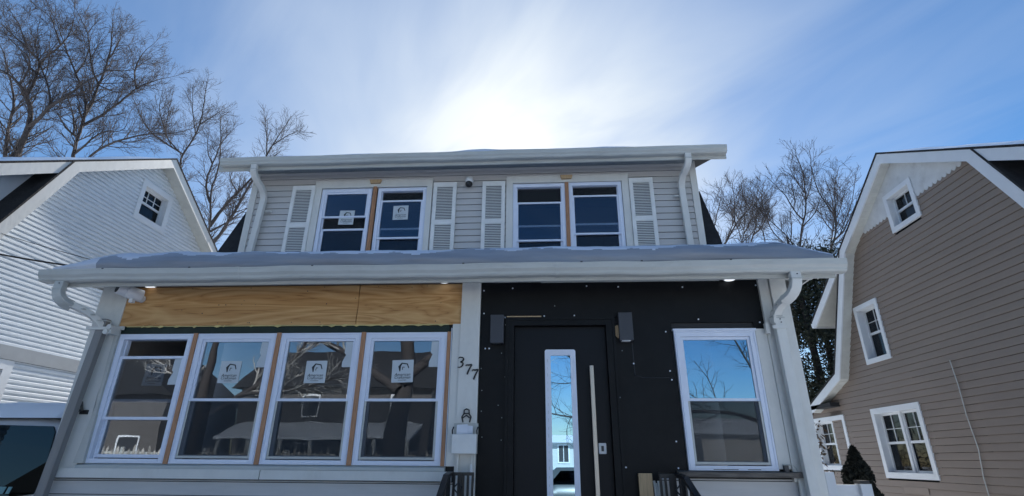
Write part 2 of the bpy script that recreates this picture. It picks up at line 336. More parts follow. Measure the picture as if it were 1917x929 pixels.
# --- right sill: weathered timber, chipped ends
MB().prism([(4.90, 1.535), (4.895, 1.572), (5.0, 1.585), (5.0, 1.53)], 'x', 1.14, 2.21).build('window_sill', M['oldwood'], H)
MB().box(2.04, 2.075, 4.93, 4.97, 1.575, 1.63).build('sill_bracket', M['dark'], H)
MB().tube([(2.04, 4.96, 1.635), (2.12, 4.96, 1.635), (2.145, 4.96, 1.61), (2.155, 4.96, 1.57)], .007, 6).build('loose_pipe', M['gutter'], H)
# --- plywood band
def rough_panel(x0, x1, z0, z1, y, t, jl=0, jr=0):
    mb = MB(); pts = []
    n = 10
    for i in range(n+1): pts.append((x0+(x1-x0)*i/n, z0+random.uniform(-.004, .004)))
    for i in range(5): pts.append((x1+random.uniform(-jr, jr), z0+(z1-z0)*(i+.5)/5))
    pts.append((x1, z1)); pts.append((x0, z1))
    for i in range(5): pts.append((x0+random.uniform(-jl, jl), z1-(z1-z0)*(i+.5)/5))
    return mb.prism(pts, 'y', y, y+t)
rough_panel(-4.435, -1.884, 2.905, 3.335, PY-.02, .02, 0, .006).build('plywood_panel', M['plywood'], H)
rough_panel(-1.876, -.815, 2.895, 3.335, PY-.024, .022, .008, 0).build('plywood_panel', M['plywood'], H)
mb = MB()
for i in range(26):
    x = random.uniform(-4.3, -.9); z = random.choice([2.93, 3.30, 3.12, random.uniform(2.95, 3.3)])
    mb.disc((x, PY-.027, z), random.uniform(.003, .006), .004, 'y', 6)
tag(mb.build('nail_head', M['dark'], H), kind='stuff')
MB().box(-4.34, -.93, PY-.012, PY+.02, 2.826, 2.893).build('head_flashing', M['green'], H)
mb = MB()
x = -4.25
while x < -.95:
    w = random.uniform(.02, .10) if x < -1.8 else random.uniform(.05, .16)
    if random.random() < (.45 if x < -1.9 else .95):
        z = 2.897; mb.add([(x, PY-.026, z-.006), (x+w*.5, PY-.034, z-.012-random.random()*.012), (x+w, PY-.026, z-.004), (x+w*.9, PY-.022, z+.008), (x+w*.5, PY-.03, z+.010), (x+.01, PY-.022, z+.006)], [(0, 1, 2, 3, 4, 5)])
        mb.add([(x, PY-.01, z-.006), (x+w*.5, PY-.01, z-.018), (x+w, PY-.01, z-.004)], [(0, 1, 2)])
    x += w + random.uniform(.0, .05)
tag(mb.build('foam_sealant', M['foam'], H), kind='stuff')
MB().box(-4.43, -.82, 4.966, 4.974, 3.314, 3.331).build('header_strip', M['rust'], H)
MB().box(-4.28, -.935, 4.968, 4.978, 2.892, 2.898).build('foam_line', M['foam'], H)
# --- posts and casings
MB().box(-4.665, -4.37, 4.97, 5.06, 1.558, 3.33).build('corner_post', M['trim'], H)
MB().prism([(-4.375, 2.86), (-4.34, 2.86), (-4.305, 1.60), (-4.40, 1.60), (-4.35, 2.1), (-4.372, 2.6)], 'y', 4.957, 4.99).build('casing', M['gutter'], H)
MB().box(-4.44, -4.30, 4.955, 4.975, 2.862, 2.898).build('casing_block', M['trim'], H)
MB().box(-.815, -.625, 4.955, 5.01, .3, 3.33).build('porch_post', M['trim'], H)
MB().box(-.895, -.818, 4.972, 5.0, 1.60, 2.90).build('casing', M['trim'], H)
for (a, b_) in ((-3.545, -3.502), (-2.675, -2.632), (-1.808, -1.765), (-.945, -.912)):
    MB().box(a, b_, 4.975, 5.02, 1.60, 2.825).build('cedar_strip', M['orange'], H)
MB().box(-.907, -.900, 4.974, 5.0, 1.60, 2.86).build('foam_bead', M['paper'], H)
# --- black sheathing with door opening
DX0, DX1 = -.33, .655
for (x0, x1, z0, z1, dy) in ((-.62, DX0, .3, 2.96, 0), (-.62, .72, 2.96, 3.327, 0), (DX1, .98, .3, 2.90, 0), (.98, 1.235, 1.57, 2.90, 0), (.72, 2.13, 2.90, 3.327, 0), (2.01, 2.125, 2.834, 2.90, 0)):
    MB().box(x0, x1, PY-.012+dy, PY+.01, z0, z1).build('sheathing_panel', M['black'], H)
# creased tape lines in the wrap
for (x0, z0, x1, z1) in ((.845, 2.70, .85, 2.40), (.85, 2.40, .92, 2.38), (.92, 2.38, 1.2, 2.375)):
    MB().tube([(x0, PY-.014, z0), (x1, PY-.014, z1)], .004, 4).build('wrap_seam', M['dark'], H)
dots = [(-.597, 3.244), (-.305, 3.266), (.439, 3.281), (.753, 3.269), (-.59, 3.006), (-.378, 2.963), (-.368, 2.89), (-.361, 2.697), (-.568, 2.656), (-.53, 2.656), (.009, 2.975), (.305, 2.978), (.666, 2.709), (.844, 2.507), (1.384, 3.258), (2.095, 3.268), (1.498, 2.93), (2.071, 2.896), (1.174, 2.81), (1.175, 2.438), (1.183, 2.357), (1.163, 1.82), (1.157, 1.601), (.704, 1.604), (.69, 2.198)]
dim = [(.115, 3.077), (.746, 2.63), (-.409, 2.611), (-.368, 2.623), (.68, 2.402), (-.601, 2.465), (-.371, 2.385), (-.433, 2.127), (-.398, 2.017), (-.4, 1.823), (-.352, 1.823), (-.59, 2.261), (-.589, 2.074), (-.577, 1.848)]
mb = MB()
for x, z in dots: mb.disc((x, PY-.022, z), .0075, .006, 'y', 8)
for x, z in dim: mb.disc((x, PY-.021, z), .005, .005, 'y', 6, 1)
tag(mb.build('cap_nail', [M['paper'], M['soffit']], H), kind='stuff')
# --- right corner: casings and grooved corner boards
MB().box(2.008, 2.11, 4.965, 5.0, 1.60, 2.83).build('casing', M['trim'], H)
MB().box(2.113, 2.205, 4.955, 5.0, 1.50, 3.33).build('corner_board', M['trim'], H)
MB().box(2.212, 2.36, 4.93, 5.0, 1.20, 3.33).build('corner_board', M['trim'], H)
MB().box(2.14, 2.20, 4.94, 4.96, 1.0, 1.53).build('corner_board', M['trim'], H)
MB().box(.80, .915, 4.93, 4.97, .5, 1.558).build('lumber_stud', M['lumber'], H)
mb = MB()
for i in range(5): mb.tube([(.93+i*.018, 4.95+.01*math.sin(i*2), 1.50-.02*(i % 2)), (.935+i*.018, 4.94, 1.40), (.94+i*.02, 4.95, 1.2)], .012, 5)
mb.build('torn_wrap', M['gutter'], H)

# --- double-hung window builder (faces -y).
def logo(mb, cx, cz, w, y, mi):
    "house emblem with two lines of lettering"
    s = w/.21
    hp = [(-.045, .045), (-.012, .082), (.048, .072), (.064, .028), (.056, .024), (.040, .062), (-.005, .070), (-.018, .046), (-.022, .0), (-.030, -.004)]
    mb.prism([(cx+a*s, cz+b*s) for a, b in hp], 'y', y-.0012, y-.0004, mi)
    mb.prism([(cx-.006*s, cz+.012*s), (cx-.003*s, cz+.042*s), (cx+.018*s, cz+.040*s), (cx+.020*s, cz+.034*s), (cx+.003*s, cz+.035*s), (cx+.001*s, cz+.014*s)], 'y', y-.0012, y-.0004, mi)
    for body, size, dz, sh in (('American', .040, -.045, .25), ('Craftsman', .038, -.072, .25), ('BY ANDERSEN', .012, -.090, 0)):
        vs, fs = text_mesh(body, size*s, sh)
        mb.add([(cx+v.x, y-.0009-v.z, cz+dz*s+v.y) for v in vs], fs, mi)
def sash(parent, x0, x1, z0, z1, y, w=.035, gm='glass', name='sash', wtop=None, wbot=None):
    wt = wtop or w; wb = wbot or w
    mb = MB(); mb.box(x0, x0+w, y, y+.03, z0, z1).box(x1-w, x1, y, y+.03, z0, z1).box(x0+w, x1-w, y-.001, y+.03, z1-wt, z1).box(x0+w, x1-w, y-.001, y+.03, z0, z0+wb)
    s_ = mb.build(name, M['vinyl'], parent)
    MB().box(x0+w, x1-w, y+.012, y+.016, z0+wb, z1-wt).build('pane', M[gm], parent)
def dh_window(x0, x1, z0, z1, y, upper, lower, fw=.055, gm='glass', gml=None, scr=True, sticker=None, corner=True, depth=.09):
    "upper/lower: (z0,z1) of the two sashes"
    mb = MB(); d = depth
    mb.box(x0, x0+fw, y, y+d, z0, z1).box(x1-fw, x1, y, y+d, z0, z1).box(x0+fw, x1-fw, y+.001, y+d, z1-fw, z1).box(x0+fw, x1-fw, y-.004, y+d, z0, z0+fw*.7)
    mb.box(x0+.012, x0+.018, y-.006, y, z0+.01, z1-.01).box(x1-.018, x1-.012, y-.006, y, z0+.01, z1-.01).box(x0+.018, x1-.018, y-.006, y, z1-.018, z1-.012)
    # inner stop steps
    mb.box(x0+fw, x0+fw+.012, y+.045, y+d, z0+fw*.7, z1-fw).box(x1-fw-.012, x1-fw, y+.045, y+d, z0+fw*.7, z1-fw)
    w = mb.build('window', M['vinyl'], H)
    a, b_ = x0+fw, x1-fw
    sash(w, a, b_, upper[0], upper[1], y+.018, .026, gm)
    sash(w, a+.004, b_-.004, lower[0], lower[1], y+.050, .030, gml or gm)
    if scr:
        lo = z0+fw*.7+.01; hi = min(upper[0]+.0, z1)
        MB().box(a+.002, b_-.002, y+.010, y+.011, lo, hi).build('insect_screen', M['screen'], w)
        MB().box(a+.002, a+.02, y+.006, y+.016, lo, hi).box(b_-.02, b_-.002, y+.006, y+.016, lo, hi).box(a+.02, b_-.02, y+.006, y+.016, lo, lo+.02).build('screen_frame', M['gutter'], w)
    if y > 6: MB().box(a+.002, b_-.002, y+.062, y+.063, z0+.05, z1-fw).build('insect_screen', M['screen'], w)  # full screen added to lift the black upper openings to grey
    if sticker:
        for (cx, cz, sy, sz) in sticker:
            mb = MB().box(cx-sz/2, cx+sz/2, y+sy, y+sy+.0004, cz-sz*.51, cz+sz*.51, 0)
            logo(mb, cx, cz+.0*sz, sz, y+sy, 1)
            ta = random.uniform(-.045, .045); ca, sa = math.cos(ta), math.sin(ta)
            mb.v = [(cx+(p[0]-cx)*ca-(p[2]-cz)*sa, p[1], cz+(p[0]-cx)*sa+(p[2]-cz)*ca) for p in mb.v]
            mb.build('sticker', [M['stickerg'], M['ink']], w)
    if corner:
        cx, cz0 = b_-.026, upper[1]-.03
        MB().prism([(cx, cz0), (cx-.075, cz0), (cx-.078, cz0-.11), (cx-.06, cz0-.13), (cx-.09, cz0-.20), (cx-.09, cz0-.25), (cx, cz0-.25)], 'y', y+.0275, y+.0282).build('paper_label', M['stickerg'], w)
    return w
ZB, ZT = 1.603, 2.822
mid = 2.18
# first window has its upper sash slid down
w1 = dh_window(-4.335, -3.548, ZB, ZT, 4.985, (1.99, 2.60), (1.65, 2.185), sticker=[(-3.90, 2.42, .054, .21)], scr=False)
for x0, x1, st in ((-3.50, -2.678, (-3.108, 2.442)), (-2.630, -1.811, (-2.235, 2.442)), (-1.763, -.948, (-1.372, 2.447))):
    dh_window(x0, x1, ZB, ZT, 4.985, (mid-.018, ZT-.055), (1.65, mid+.016), sticker=[(st[0], st[1], .0275, .21)])
# right window, outer picture-frame of vinyl
wr = dh_window(1.245, 2.003, 1.585, 2.812, 4.96, (2.165, 2.755), (1.63, 2.20), gm='skyglass', gml='glass', corner=False)
MB().box(1.236, 2.012, 4.950, 4.99, 2.812, 2.832).build('head_casing', M['vinyl'], wr)
MB().box(1.45, 1.66, 4.953, 4.958, 1.592, 1.597).box(1.74, 1.85, 4.953, 4.958, 1.592, 1.597).build('weep_slot', M['dark'], wr)

# --- door
dr = MB().box(-.285, .60, 5.03, 5.075, .8, 2.875).build('door', M['door'], H)
MB().box(-.345, -.288, 4.96, 5.08, .8, 2.93).box(.603, .665, 4.96, 5.08, .8, 2.93).box(-.288, .603, 4.961, 5.08, 2.878, 2.93).box(-.37, -.345, 4.95, 4.99, .8, 2.958).box(.665, .69, 4.95, 4.99, .8, 2.958).box(-.345, .665, 4.951, 4.99, 2.93, 2.957).build('door_frame', M['black'], H)
MB().box(-.36, -.02, 4.948, 4.96, 2.959, 2.969).build('drip_edge', M['lumber'], H)
# lite frame: rounded corners
def rrect(x0, x1, z0, z1, r, n=5):
    p = []
    for cx, cz, a in ((x1-r, z1-r, 0), (x0+r, z1-r, 90), (x0+r, z0+r, 180), (x1-r, z0+r, 270)):
        for i in range(n+1): t = math.radians(a+90*i/n); p.append((cx+r*math.cos(t), cz+r*math.sin(t)))
    return p
def ring(outer, inner, y0, y1, mi=0):
    n = len(outer); mb = MB(); vs = [(x, y0, z) for x, z in outer] + [(x, y0, z) for x, z in inner] + [(x, y1, z) for x, z in outer] + [(x, y1, z) for x, z in inner]
    fs = []
    for i in range(n):
        j = (i+1) % n; fs += [(i, j, n+j, n+i), (2*n+i, 3*n+i, 3*n+j, 2*n+j), (i, 2*n+i, 2*n+j, j), (n+i, n+j, 3*n+j, 3*n+i)]
    return mb.add(vs, fs, mi)
fr = ring(rrect(.008, .302, 1.0, 2.648, .02), rrect(.062, .252, 1.06, 2.592, .006), 5.005, 5.031)
for i in range(22): fr.box(.030, .034, 5.0038, 5.0045, 1.1+i*.068, 1.1+i*.068+random.choice([.02, .03]), 1)
fr.build('glass_frame', [M['vinyl'], M['stickerg']], dr)
MB().box(.062, .252, 5.018, 5.024, 1.06, 2.592).build('pane', M['mirror'], dr)
MB().box(.428, .464, 4.955, 4.985, 1.05, 2.488).box(.440, .452, 4.985, 5.031, 1.2, 1.22).box(.440, .452, 4.985, 5.031, 2.28, 2.30).build('pull_handle', M['steel'], dr, bevel=.004)
MB().box(.478, .548, 5.018, 5.031, 1.712, 1.805).build('lock_plate', M['plastic'], dr, bevel=.01)
MB().box(.502, .524, 5.012, 5.018, 1.735, 1.78).build('lock_slot', M['dark'], dr)

# --- porch eave: fascia, gutter, soffit
def k_gutter(y, z, x0, x1, n=60, amp=.004, s=1.0):
    "open box gutter, front at y, back at y+.13"
    prof = [(.13, .115), (.13, 0), (.045, -.004), (.030, .010), (.026, .030), (.006, .055), (.002, .090), (.0, .094), (.0, .108), (.010, .112), (.014, .106), (.012, .09), (.036, .035), (.05, .012), (.122, .012), (.122, .115)]
    mb = MB(); vs = []; fs = []; k = len(prof)
    for i in range(n+1):
        x = x0+(x1-x0)*i/n; dz = amp*math.sin(i*.37)+amp*.6*math.sin(i*1.3+1); dy = amp*.8*math.sin(i*.83)
        for a, b_ in prof: vs.append((x, y+a*s+dy, z+b_*s+dz))
    for i in range(n):
        for j in range(k): fs.append((i*k+j, (i+1)*k+j, (i+1)*k+(j+1) % k, i*k+(j+1) % k))
    mb.add(vs, fs)
    for xx in (x0, x1):
        o_ = len(mb.v); i = 0 if xx == x0 else n
        mb.add([vs[i*k+j] for j in range(8)], [tuple(range(8))])
    return mb
k_gutter(4.490, 3.248, -4.95, 2.725).build('gutter', M['gutter'], H)
mb = MB()
for x in (-4.3, -3.42, -2.2, -.75, .35, .9, 1.7): mb.box(x, x+.02, 4.486, 4.49, 3.352, 3.362)
tag(mb.build('gutter_screw', M['dark'], H), kind='stuff')
MB().box(-4.835, 2.667, 4.622, 4.645, 3.218, 3.37).build('fascia_board', M['gutter'], H)
x = -4.82; k = 0
while x < 2.6:
    w = .305; z = 3.332 + random.uniform(-.002, .002)
    mb = MB().box(x+.004, min(x+w, 2.66), 4.646, 5.02, z, z+.012)
    for j in range(2): mb.box(x+.10*j+.1, x+.10*j+.106, 4.646, 4.99, z-.005, z)
    mb.build('soffit_panel', M['soffitw'], H); x += w
MB().box(-.02, 1.75, 4.90, 4.988, 3.322, 3.331).build('soffit_channel', M['soffitw'], H)
# end caps of the roof
MB().prism([(4.62, 3.37), (7.0, 4.0), (7.0, 3.34), (4.62, 3.34)], 'x', -4.82, -4.80).build('end_board', M['trim'], H)
MB().prism([(4.62, 3.37), (7.0, 4.0), (7.0, 3.34), (4.62, 3.34)], 'x', 2.64, 2.66).build('end_board', M['trim'], H)
MB().prism([(4.60, 3.375), (7.0, 4.02), (7.0, 3.98), (4.60, 3.345)], 'x', -4.84, 2.68).build('porch_roof', M['shingle'], H)
# --- snow on the porch roof
def snow_grid(name, x0, x1, ys, zf, nx, parent=None):
    nyy = len(ys); vs = []; fs = []
    for i in range(nx+1):
        x = x0+(x1-x0)*i/nx
        for j, yy in enumerate(ys): vs.append((x,) + zf(x, yy, j))
    for i in range(nx):
        for j in range(nyy-1): fs.append((i*nyy+j, (i+1)*nyy+j, (i+1)*nyy+j+1, i*nyy+j+1))
    return vs, fs
def smooth_noise(x, s): return math.sin(x*1.7+s)*.5+math.sin(x*3.9+s*2.1)*.3+math.sin(x*8.3+s*.7)*.2
def porch_snow():
    def top(x):   # crest height near the front
        h = 3.632 + .012*smooth_noise(x, 1) + .006*smooth_noise(x*3.7, 6)
        if x < -4.25: h = 3.652 - (-4.25-x)**1.35*.34
        elif x < -3.6: h += .012
        if x > 1.6: h += .030*math.exp(-((x-2.12)/.32)**2)
        if x > 2.25: h -= (x-2.25)*.30
        return h
    prof = [(4.575, 0), (4.560, .10), (4.552, .32), (4.575, .55), (4.63, .74), (4.73, .90), (4.87, 1.0), (5.1, 1.04), (5.6, 1.5), (6.2, 2.0), (6.98, 2.6)]
    fine = []
    for a, b_ in zip(prof[:-1], prof[1:]):
        k_ = 4 if b_[1] <= 1.0 else 2
        fine += [(a[0]+(b_[0]-a[0])*t/k_, a[1]+(b_[1]-a[1])*t/k_) for t in range(k_)]
    prof = fine + [prof[-1]]
    def zf(x, p, j):
        y, f = prof[j]; base = 3.352
        h = top(x)-base
        n = smooth_noise(x*1.3, 4+j*.4)*.010
        if f <= 1.04: z = base + h*f; y2 = y + n*(1 if 0 < f < 1 else 0) + (.014*smooth_noise(x*.9, 9)*math.sin(min(1, f)*3.14)+.006*smooth_noise(x*3.1, 2+f*3)*math.sin(min(1, f)*3.14))
        else: z = base + h*1.04 + (y-5.1)*.26; y2 = y
        return (y2, z+n*.4)
    vs, fs = snow_grid('s', -4.90, 2.66, prof, zf, 260)
    # close the ends with a skirt
    mb = MB().add(vs, fs); k = len(prof)
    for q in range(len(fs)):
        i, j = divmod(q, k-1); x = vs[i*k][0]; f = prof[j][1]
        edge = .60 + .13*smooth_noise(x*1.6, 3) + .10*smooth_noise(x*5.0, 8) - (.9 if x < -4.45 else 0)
        if f < edge: mb.mi[q] = 1  # lower front faces get the darker grey, along a ragged edge
    for i in (0, 260):
        e = [vs[i*k+j] for j in range(k)]; mb.add(e + [(e[0][0], 6.98, 3.9), (e[0][0], 4.62, 3.36)], [tuple(range(k+2))])
    o = mb.build('roof_snow', [M['roofsnow'], M['snowfront']], None, smooth=True, kind='stuff')
    return tag(o, 'thick blue white snow lying along the porch roof above the long gutter', 'snow')
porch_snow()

# --- dormer: siding, casings, windows, shutters, eave
DY = 7.0
def dorm_runs(a, b_):
    c = (a+b_)/2
    if c < 5.72: return [(-4.50, -3.565), (-1.685, -.54), (1.325, 2.255)]
    return [(-4.50, 2.255)]
front_boards(H, DY, 4.02, 5.90, .1035, dorm_runs, M['siding'])
MB().box(-4.60, -4.50, 6.972, 7.1, 3.95, 5.93).build('corner_board', M['trim'], H)
MB().box(2.257, 2.352, 6.972, 7.1, 3.95, 5.93).build('corner_board', M['trim'], H)
def cas(x0, x1, z0, z1, wl, wr, wt, nm='window_casing'):
    MB().box(x0, x0+wl, 6.968, 7.03, z0, z1).box(x1-wr, x1, 6.968, 7.03, z0, z1).box(x0+wl, x1-wr, 6.967, 7.03, z1-wt, z1).box(x0-.004, x1+.006, 6.955, 6.99, z1, z1+.014).build(nm, M['trim'], H)
cas(-3.562, -1.687, 4.2, 5.712, .115, .085, .115)
cas(-.536, 1.322, 4.2, 5.715, .10, .10, .105)
dh_window(-3.440, -2.640, 4.27, 5.585, 6.985, (5.095, 5.53), (4.32, 4.92), gm='glassup', sticker=[(-3.005, 5.10, .0275, .235)], corner=False, scr=False)
dh_window(-2.545, -1.775, 4.27, 5.585, 6.985, (4.725, 5.375), (4.32, 4.915), gm='glassup', sticker=[(-2.165, 5.165, .0275, .235)], corner=False, scr=False)
dh_window(-.434, .362, 4.27, 5.60, 6.985, (4.645, 5.29), (4.32, 4.92), gm='glassup', corner=False, scr=False)
dh_window(.415, 1.215, 4.27, 5.605, 6.985, (4.74, 5.39), (4.32, 4.935), gm='glassup', corner=False, scr=False)
for xm in (-2.592, .388):
    MB().box(xm-.028, xm+.028, 6.965, 7.0, 4.27, 5.61).box(xm-.010, xm+.008, 6.958, 6.966, 4.27, 5.6).build('mullion_strip', M['orange'], H)
    MB().prism([(xm-.095, 5.715), (xm+.095, 5.715), (xm+.075, 5.655), (xm-.075, 5.650)], 'y', 6.93, 6.968).build('wood_block', M['lumber'], H)
slat_me = None
def shutter(x0, x1, z0, z1):
    global slat_me
    w = x1-x0; y = 6.945; st = .055
    s_ = MB().box(x0, x0+st, y, y+.03, z0, z1).box(x1-st, x1, y, y+.03, z0, z1).box(x0+st, x1-st, y+.001, y+.03, z1-.07, z1).box(x0+st, x1-st, y+.001, y+.03, 4.925, 4.998).box(x0+st, x1-st, y+.001, y+.03, z0, z0+.09).build('shutter', M['shutter'], H)
    MB().box(x0+st, x1-st, y+.022, y+.028, z0+.09, z1-.07).build('shutter_back', M['dark'], s_)
    if slat_me is None:
        t = MB().prism([(-.012, -.009), (-.009, -.011), (.003, .007), (.0, .009)], 'x', -.122, .122)
        me = bpy.data.meshes.new('slat'); me.from_pydata(t.v, [], t.f); me.materials.append(M['shutter']); slat_me = me
    for (a, b_) in ((z0+.10, 4.918), (5.005, z1-.078)):
        n = int((b_-a)/.0265)
        for i in range(n+1):
            if a+i*(b_-a)/n < 4.4: continue
            o = link_mesh('slat', slat_me, s_, ((x0+x1)/2, y+.011, a+i*(b_-a)/n)); o.scale.x = (w-2*st)/.244
for a in ((-3.909, -3.545), (-1.662, -1.305), (-.903, -.553), (1.328, 1.684)): shutter(a[0], a[1], 4.17, 5.642)
MB().box(-4.97, 2.70, 6.622, 6.645, 5.745, 5.87).build('fascia_board', M['gutter'], H)
k_gutter(6.497, 5.795, -4.90, 2.685, 60, .003).build('gutter', M['gutter'], H)
MB().box(-4.56, 2.32, 6.646, 7.0, 5.895, 5.91).build('soffit', M['soffit'], H)
mb = MB()
for i in range(45): mb.box(-4.4+i*.15, -4.394+i*.15, 6.65, 6.98, 5.889, 5.895)
tag(mb.build('soffit_rib', M['soffit'], H), kind='stuff')
MB().prism([(6.985, 5.86), (6.975, 5.88), (6.985, 5.894), (7.0, 5.894), (7.0, 5.86)], 'x', -4.5, 2.25).build('frieze_strip', M['siding'], H)
# main roof: gambrel slopes either side of the dormer, upper slope over it
MB().prism([(6.60, 5.90), (9.9, 7.3), (9.9, 7.2), (6.60, 5.86)], 'x', -4.95, 2.72).build('dormer_roof', M['shingle'], H)
MB().prism([(9.9, 7.3), (13.3, 5.9), (13.3, 5.8), (9.9, 7.2)], 'x', -5.1, 2.75).build('rear_roof', M['shingle'], H)
def gambrel(x0, x1):
    MB().prism([(6.42, 3.9), (7.05, 4.52), (7.72, 5.80), (7.80, 5.80), (7.80, 3.9)], 'x', x0, x1).build('lower_roof', M['shingle'], H)
gambrel(2.36, 2.62); gambrel(-5.0, -4.62)
MB().prism([(7.0, 4.0), (7.1, 4.55), (7.72, 5.86), (9.9, 7.2), (9.9, 4.0)], 'x', 2.30, 2.35).build('dormer_cheek', M['siding'], H)
MB().prism([(7.05, 4.0), (7.1, 4.55), (7.72, 5.86), (9.9, 7.2), (9.9, 4.0)], 'x', -4.6, -4.55).build('dormer_cheek', M['siding'], H)
# snow on the upper roof
def upper_snow():
    ys = [6.53, 6.55, 6.62, 6.75, 6.95, 7.3]
    def zf(x, y, j):
        t = .075 + .03*smooth_noise(x*.8, 2)+.012*smooth_noise(x*2.2, 5)
        t *= min(1, max(0, (x+4.86)/.9))**.8
        if x > 1.55: t *= max(0, 1-(x-1.55)/.55)**.7
        t = max(t, .004)
        f = [0, .45, .8, 1.0, 1.0, 1.0][j]; base = 5.902 + max(0, y-6.6)*.37
        return (y, base + t*1.25*f)
    vs, fs = snow_grid('s', -4.86, 2.66, ys, zf, 90)
    o = MB().add(vs, fs).build('roof_snow', M['roofsnow'], None, smooth=True, kind='stuff')
    tag(o, 'thin rim of snow along the upper dormer roof edge against the sky', 'snow')
upper_snow()

# --- downspouts
def spout(pts, w, d, m_, name='downspout'):
    return MB().tube(pts, .05, mi=0, flat=(w/2, d/2)).build(name, m_, H, bevel=.006)
def bez(p0, p1, p2, n=6):
    return [tuple((1-t)**2*a+2*t*(1-t)*b+t*t*c for a, b, c in zip(p0, p1, p2)) for t in [i/n for i in range(n+1)]]
# left: elbow from gutter outlet, offset back to the wall, brown pipe down
spout([(-4.73, 4.555, 3.25), (-4.73, 4.555, 3.19)] + bez((-4.73, 4.555, 3.16), (-4.725, 4.56, 3.06), (-4.645, 4.66, 3.03)), .092, .064, M['gutter'], 'downspout_elbow')
spout(bez((-4.66, 4.65, 3.045), (-4.50, 4.82, 2.985), (-4.475, 4.88, 2.87), 8), .080, .060, M['trim'], 'downspout_elbow')
spout([(-4.462, 4.89, 2.955), (-4.500, 4.89, 2.2), (-4.548, 4.89, 1.3), (-4.57, 4.89, .2)], .085, .062, M['drain'])
MB().box(-4.60, -4.38, 4.845, 4.87, 2.84, 2.868).box(-4.38, -4.33, 4.85, 4.96, 2.80, 2.88).disc((-4.35, 4.83, 2.865), .026, .03, 'y', 10).disc((-4.375, 4.83, 2.815), .026, .03, 'y', 10).build('pipe_strap', M['trim'], H)
# right: white pipe with elbow
spout([(2.275, 4.56, 3.25), (2.275, 4.555, 3.20)] + bez((2.275, 4.555, 3.17), (2.27, 4.58, 3.06), (2.20, 4.70, 3.02)), .090, .062, M['trim'], 'downspout_elbow')
spout(bez((2.215, 4.69, 3.03), (2.17, 4.87, 2.99), (2.180, 4.88, 2.86), 8), .080, .060, M['trim'], 'downspout_elbow')
spout([(2.195, 4.87, 2.92), (2.200, 4.87, 2.2), (2.213, 4.87, 1.4), (2.22, 4.87, .2)], .088, .062, M['trim'])
MB().box(2.085, 2.12, 4.90, 4.945, 2.77, 2.87).box(2.12, 2.25, 4.83, 4.845, 2.80, 2.83).build('pipe_strap', M['trim'], H)
# upper pair
spout([(-4.36, 6.555, 5.80), (-4.36, 6.56, 5.74)] + bez((-4.36, 6.56, 5.70), (-4.36, 6.6, 5.62), (-4.33, 6.75, 5.55), 5) + bez((-4.325, 6.77, 5.54), (-4.315, 6.88, 5.48), (-4.32, 6.90, 5.38), 5) + [(-4.385, 6.90, 4.0)], .088, .065, M['trim'])
MB().box(-4.28, -4.20, 6.93, 6.96, 5.19, 5.21).disc((-4.2, 6.93, 5.2), .018, .03, 'y', 8).build('pipe_strap', M['trim'], H)
spout([(2.13, 6.555, 5.80), (2.13, 6.56, 5.74)] + bez((2.13, 6.56, 5.70), (2.13, 6.6, 5.62), (2.09, 6.75, 5.57), 5) + bez((2.085, 6.77, 5.56), (2.08, 6.88, 5.50), (2.085, 6.90, 5.40), 5) + [(2.115, 6.90, 4.0)], .088, .065, M['trim'])
MB().box(1.97, 2.05, 6.93, 6.96, 5.30, 5.325).build('pipe_strap', M['trim'], H)
# crimped collars at the elbow joints, and gutter seams
def collar(c, w, d, h=.012): MB().box(c[0]-w/2, c[0]+w/2, c[1]-d/2, c[1]+d/2, c[2]-h/2, c[2]+h/2).build('pipe_collar', M['gutter'], H)
for c_, w_, d_ in (((-4.73, 4.555, 3.175), .10, .074), ((2.275, 4.555, 3.185), .098, .072), ((-4.465, 4.89, 2.935), .094, .070), ((2.195, 4.87, 2.905), .097, .070), ((-4.36, 6.56, 5.72), .096, .074), ((2.13, 6.56, 5.72), .096, .074)): collar(c_, w_, d_)
for t in (.25, .5, .75):
    p = bez((-4.66, 4.65, 3.045), (-4.50, 4.82, 2.985), (-4.475, 4.88, 2.87), 8)[int(t*8)]; collar(p, .093, .08, .008)
    p = bez((2.215, 4.69, 3.03), (2.17, 4.87, 2.99), (2.180, 4.88, 2.86), 8)[int(t*8)]; collar(p, .090, .08, .008)
for x in (-2.95, .12): k_gutter(4.487, 3.246, x, x+.035, 2, 0, 1.02).build('gutter_joint', M['gutter'], H)
k_gutter(6.494, 5.793, -.6, -.57, 2, 0, 1.02).build('gutter_joint', M['gutter'], H)
mb = MB()
for (x, z) in ((-4.72, 3.225), (2.283, 3.225), (2.20, 2.89), (2.205, 2.86)): mb.disc((x, 4.518 if z > 3 else 4.832, z), .006, .006, 'y', 6)
tag(mb.build('pipe_screw', M['dark'], H), kind='stuff')
# --- house number 3 7 7: flat cut strokes
def stroke(mb, pts, w, y):
    n = len(pts)
    for i in range(n-1):
        (x0, z0), (x1, z1) = pts[i], pts[i+1]; dx, dz = x1-x0, z1-z0; l = math.hypot(dx, dz) or 1
        w0 = w[i]/2; w1 = w[i+1]/2; nx, nz = -dz/l, dx/l
        mb.add([(x0+nx*w0, y, z0+nz*w0), (x0-nx*w0, y, z0-nz*w0), (x1-nx*w1, y, z1-nz*w1), (x1+nx*w1, y, z1+nz*w1), (x0+nx*w0, y+.008, z0+nz*w0), (x0-nx*w0, y+.008, z0-nz*w0), (x1-nx*w1, y+.008, z1-nz*w1), (x1+nx*w1, y+.008, z1+nz*w1)],
               [(0, 1, 2, 3), (4, 7, 6, 5), (0, 4, 5, 1), (1, 5, 6, 2), (2, 6, 7, 3), (3, 7, 4, 0)])
NB = thing('house_number', 'slanting black house number 377 on the white porch post beside the doorway', 'house number', (-.72, 4.95, 2.43))
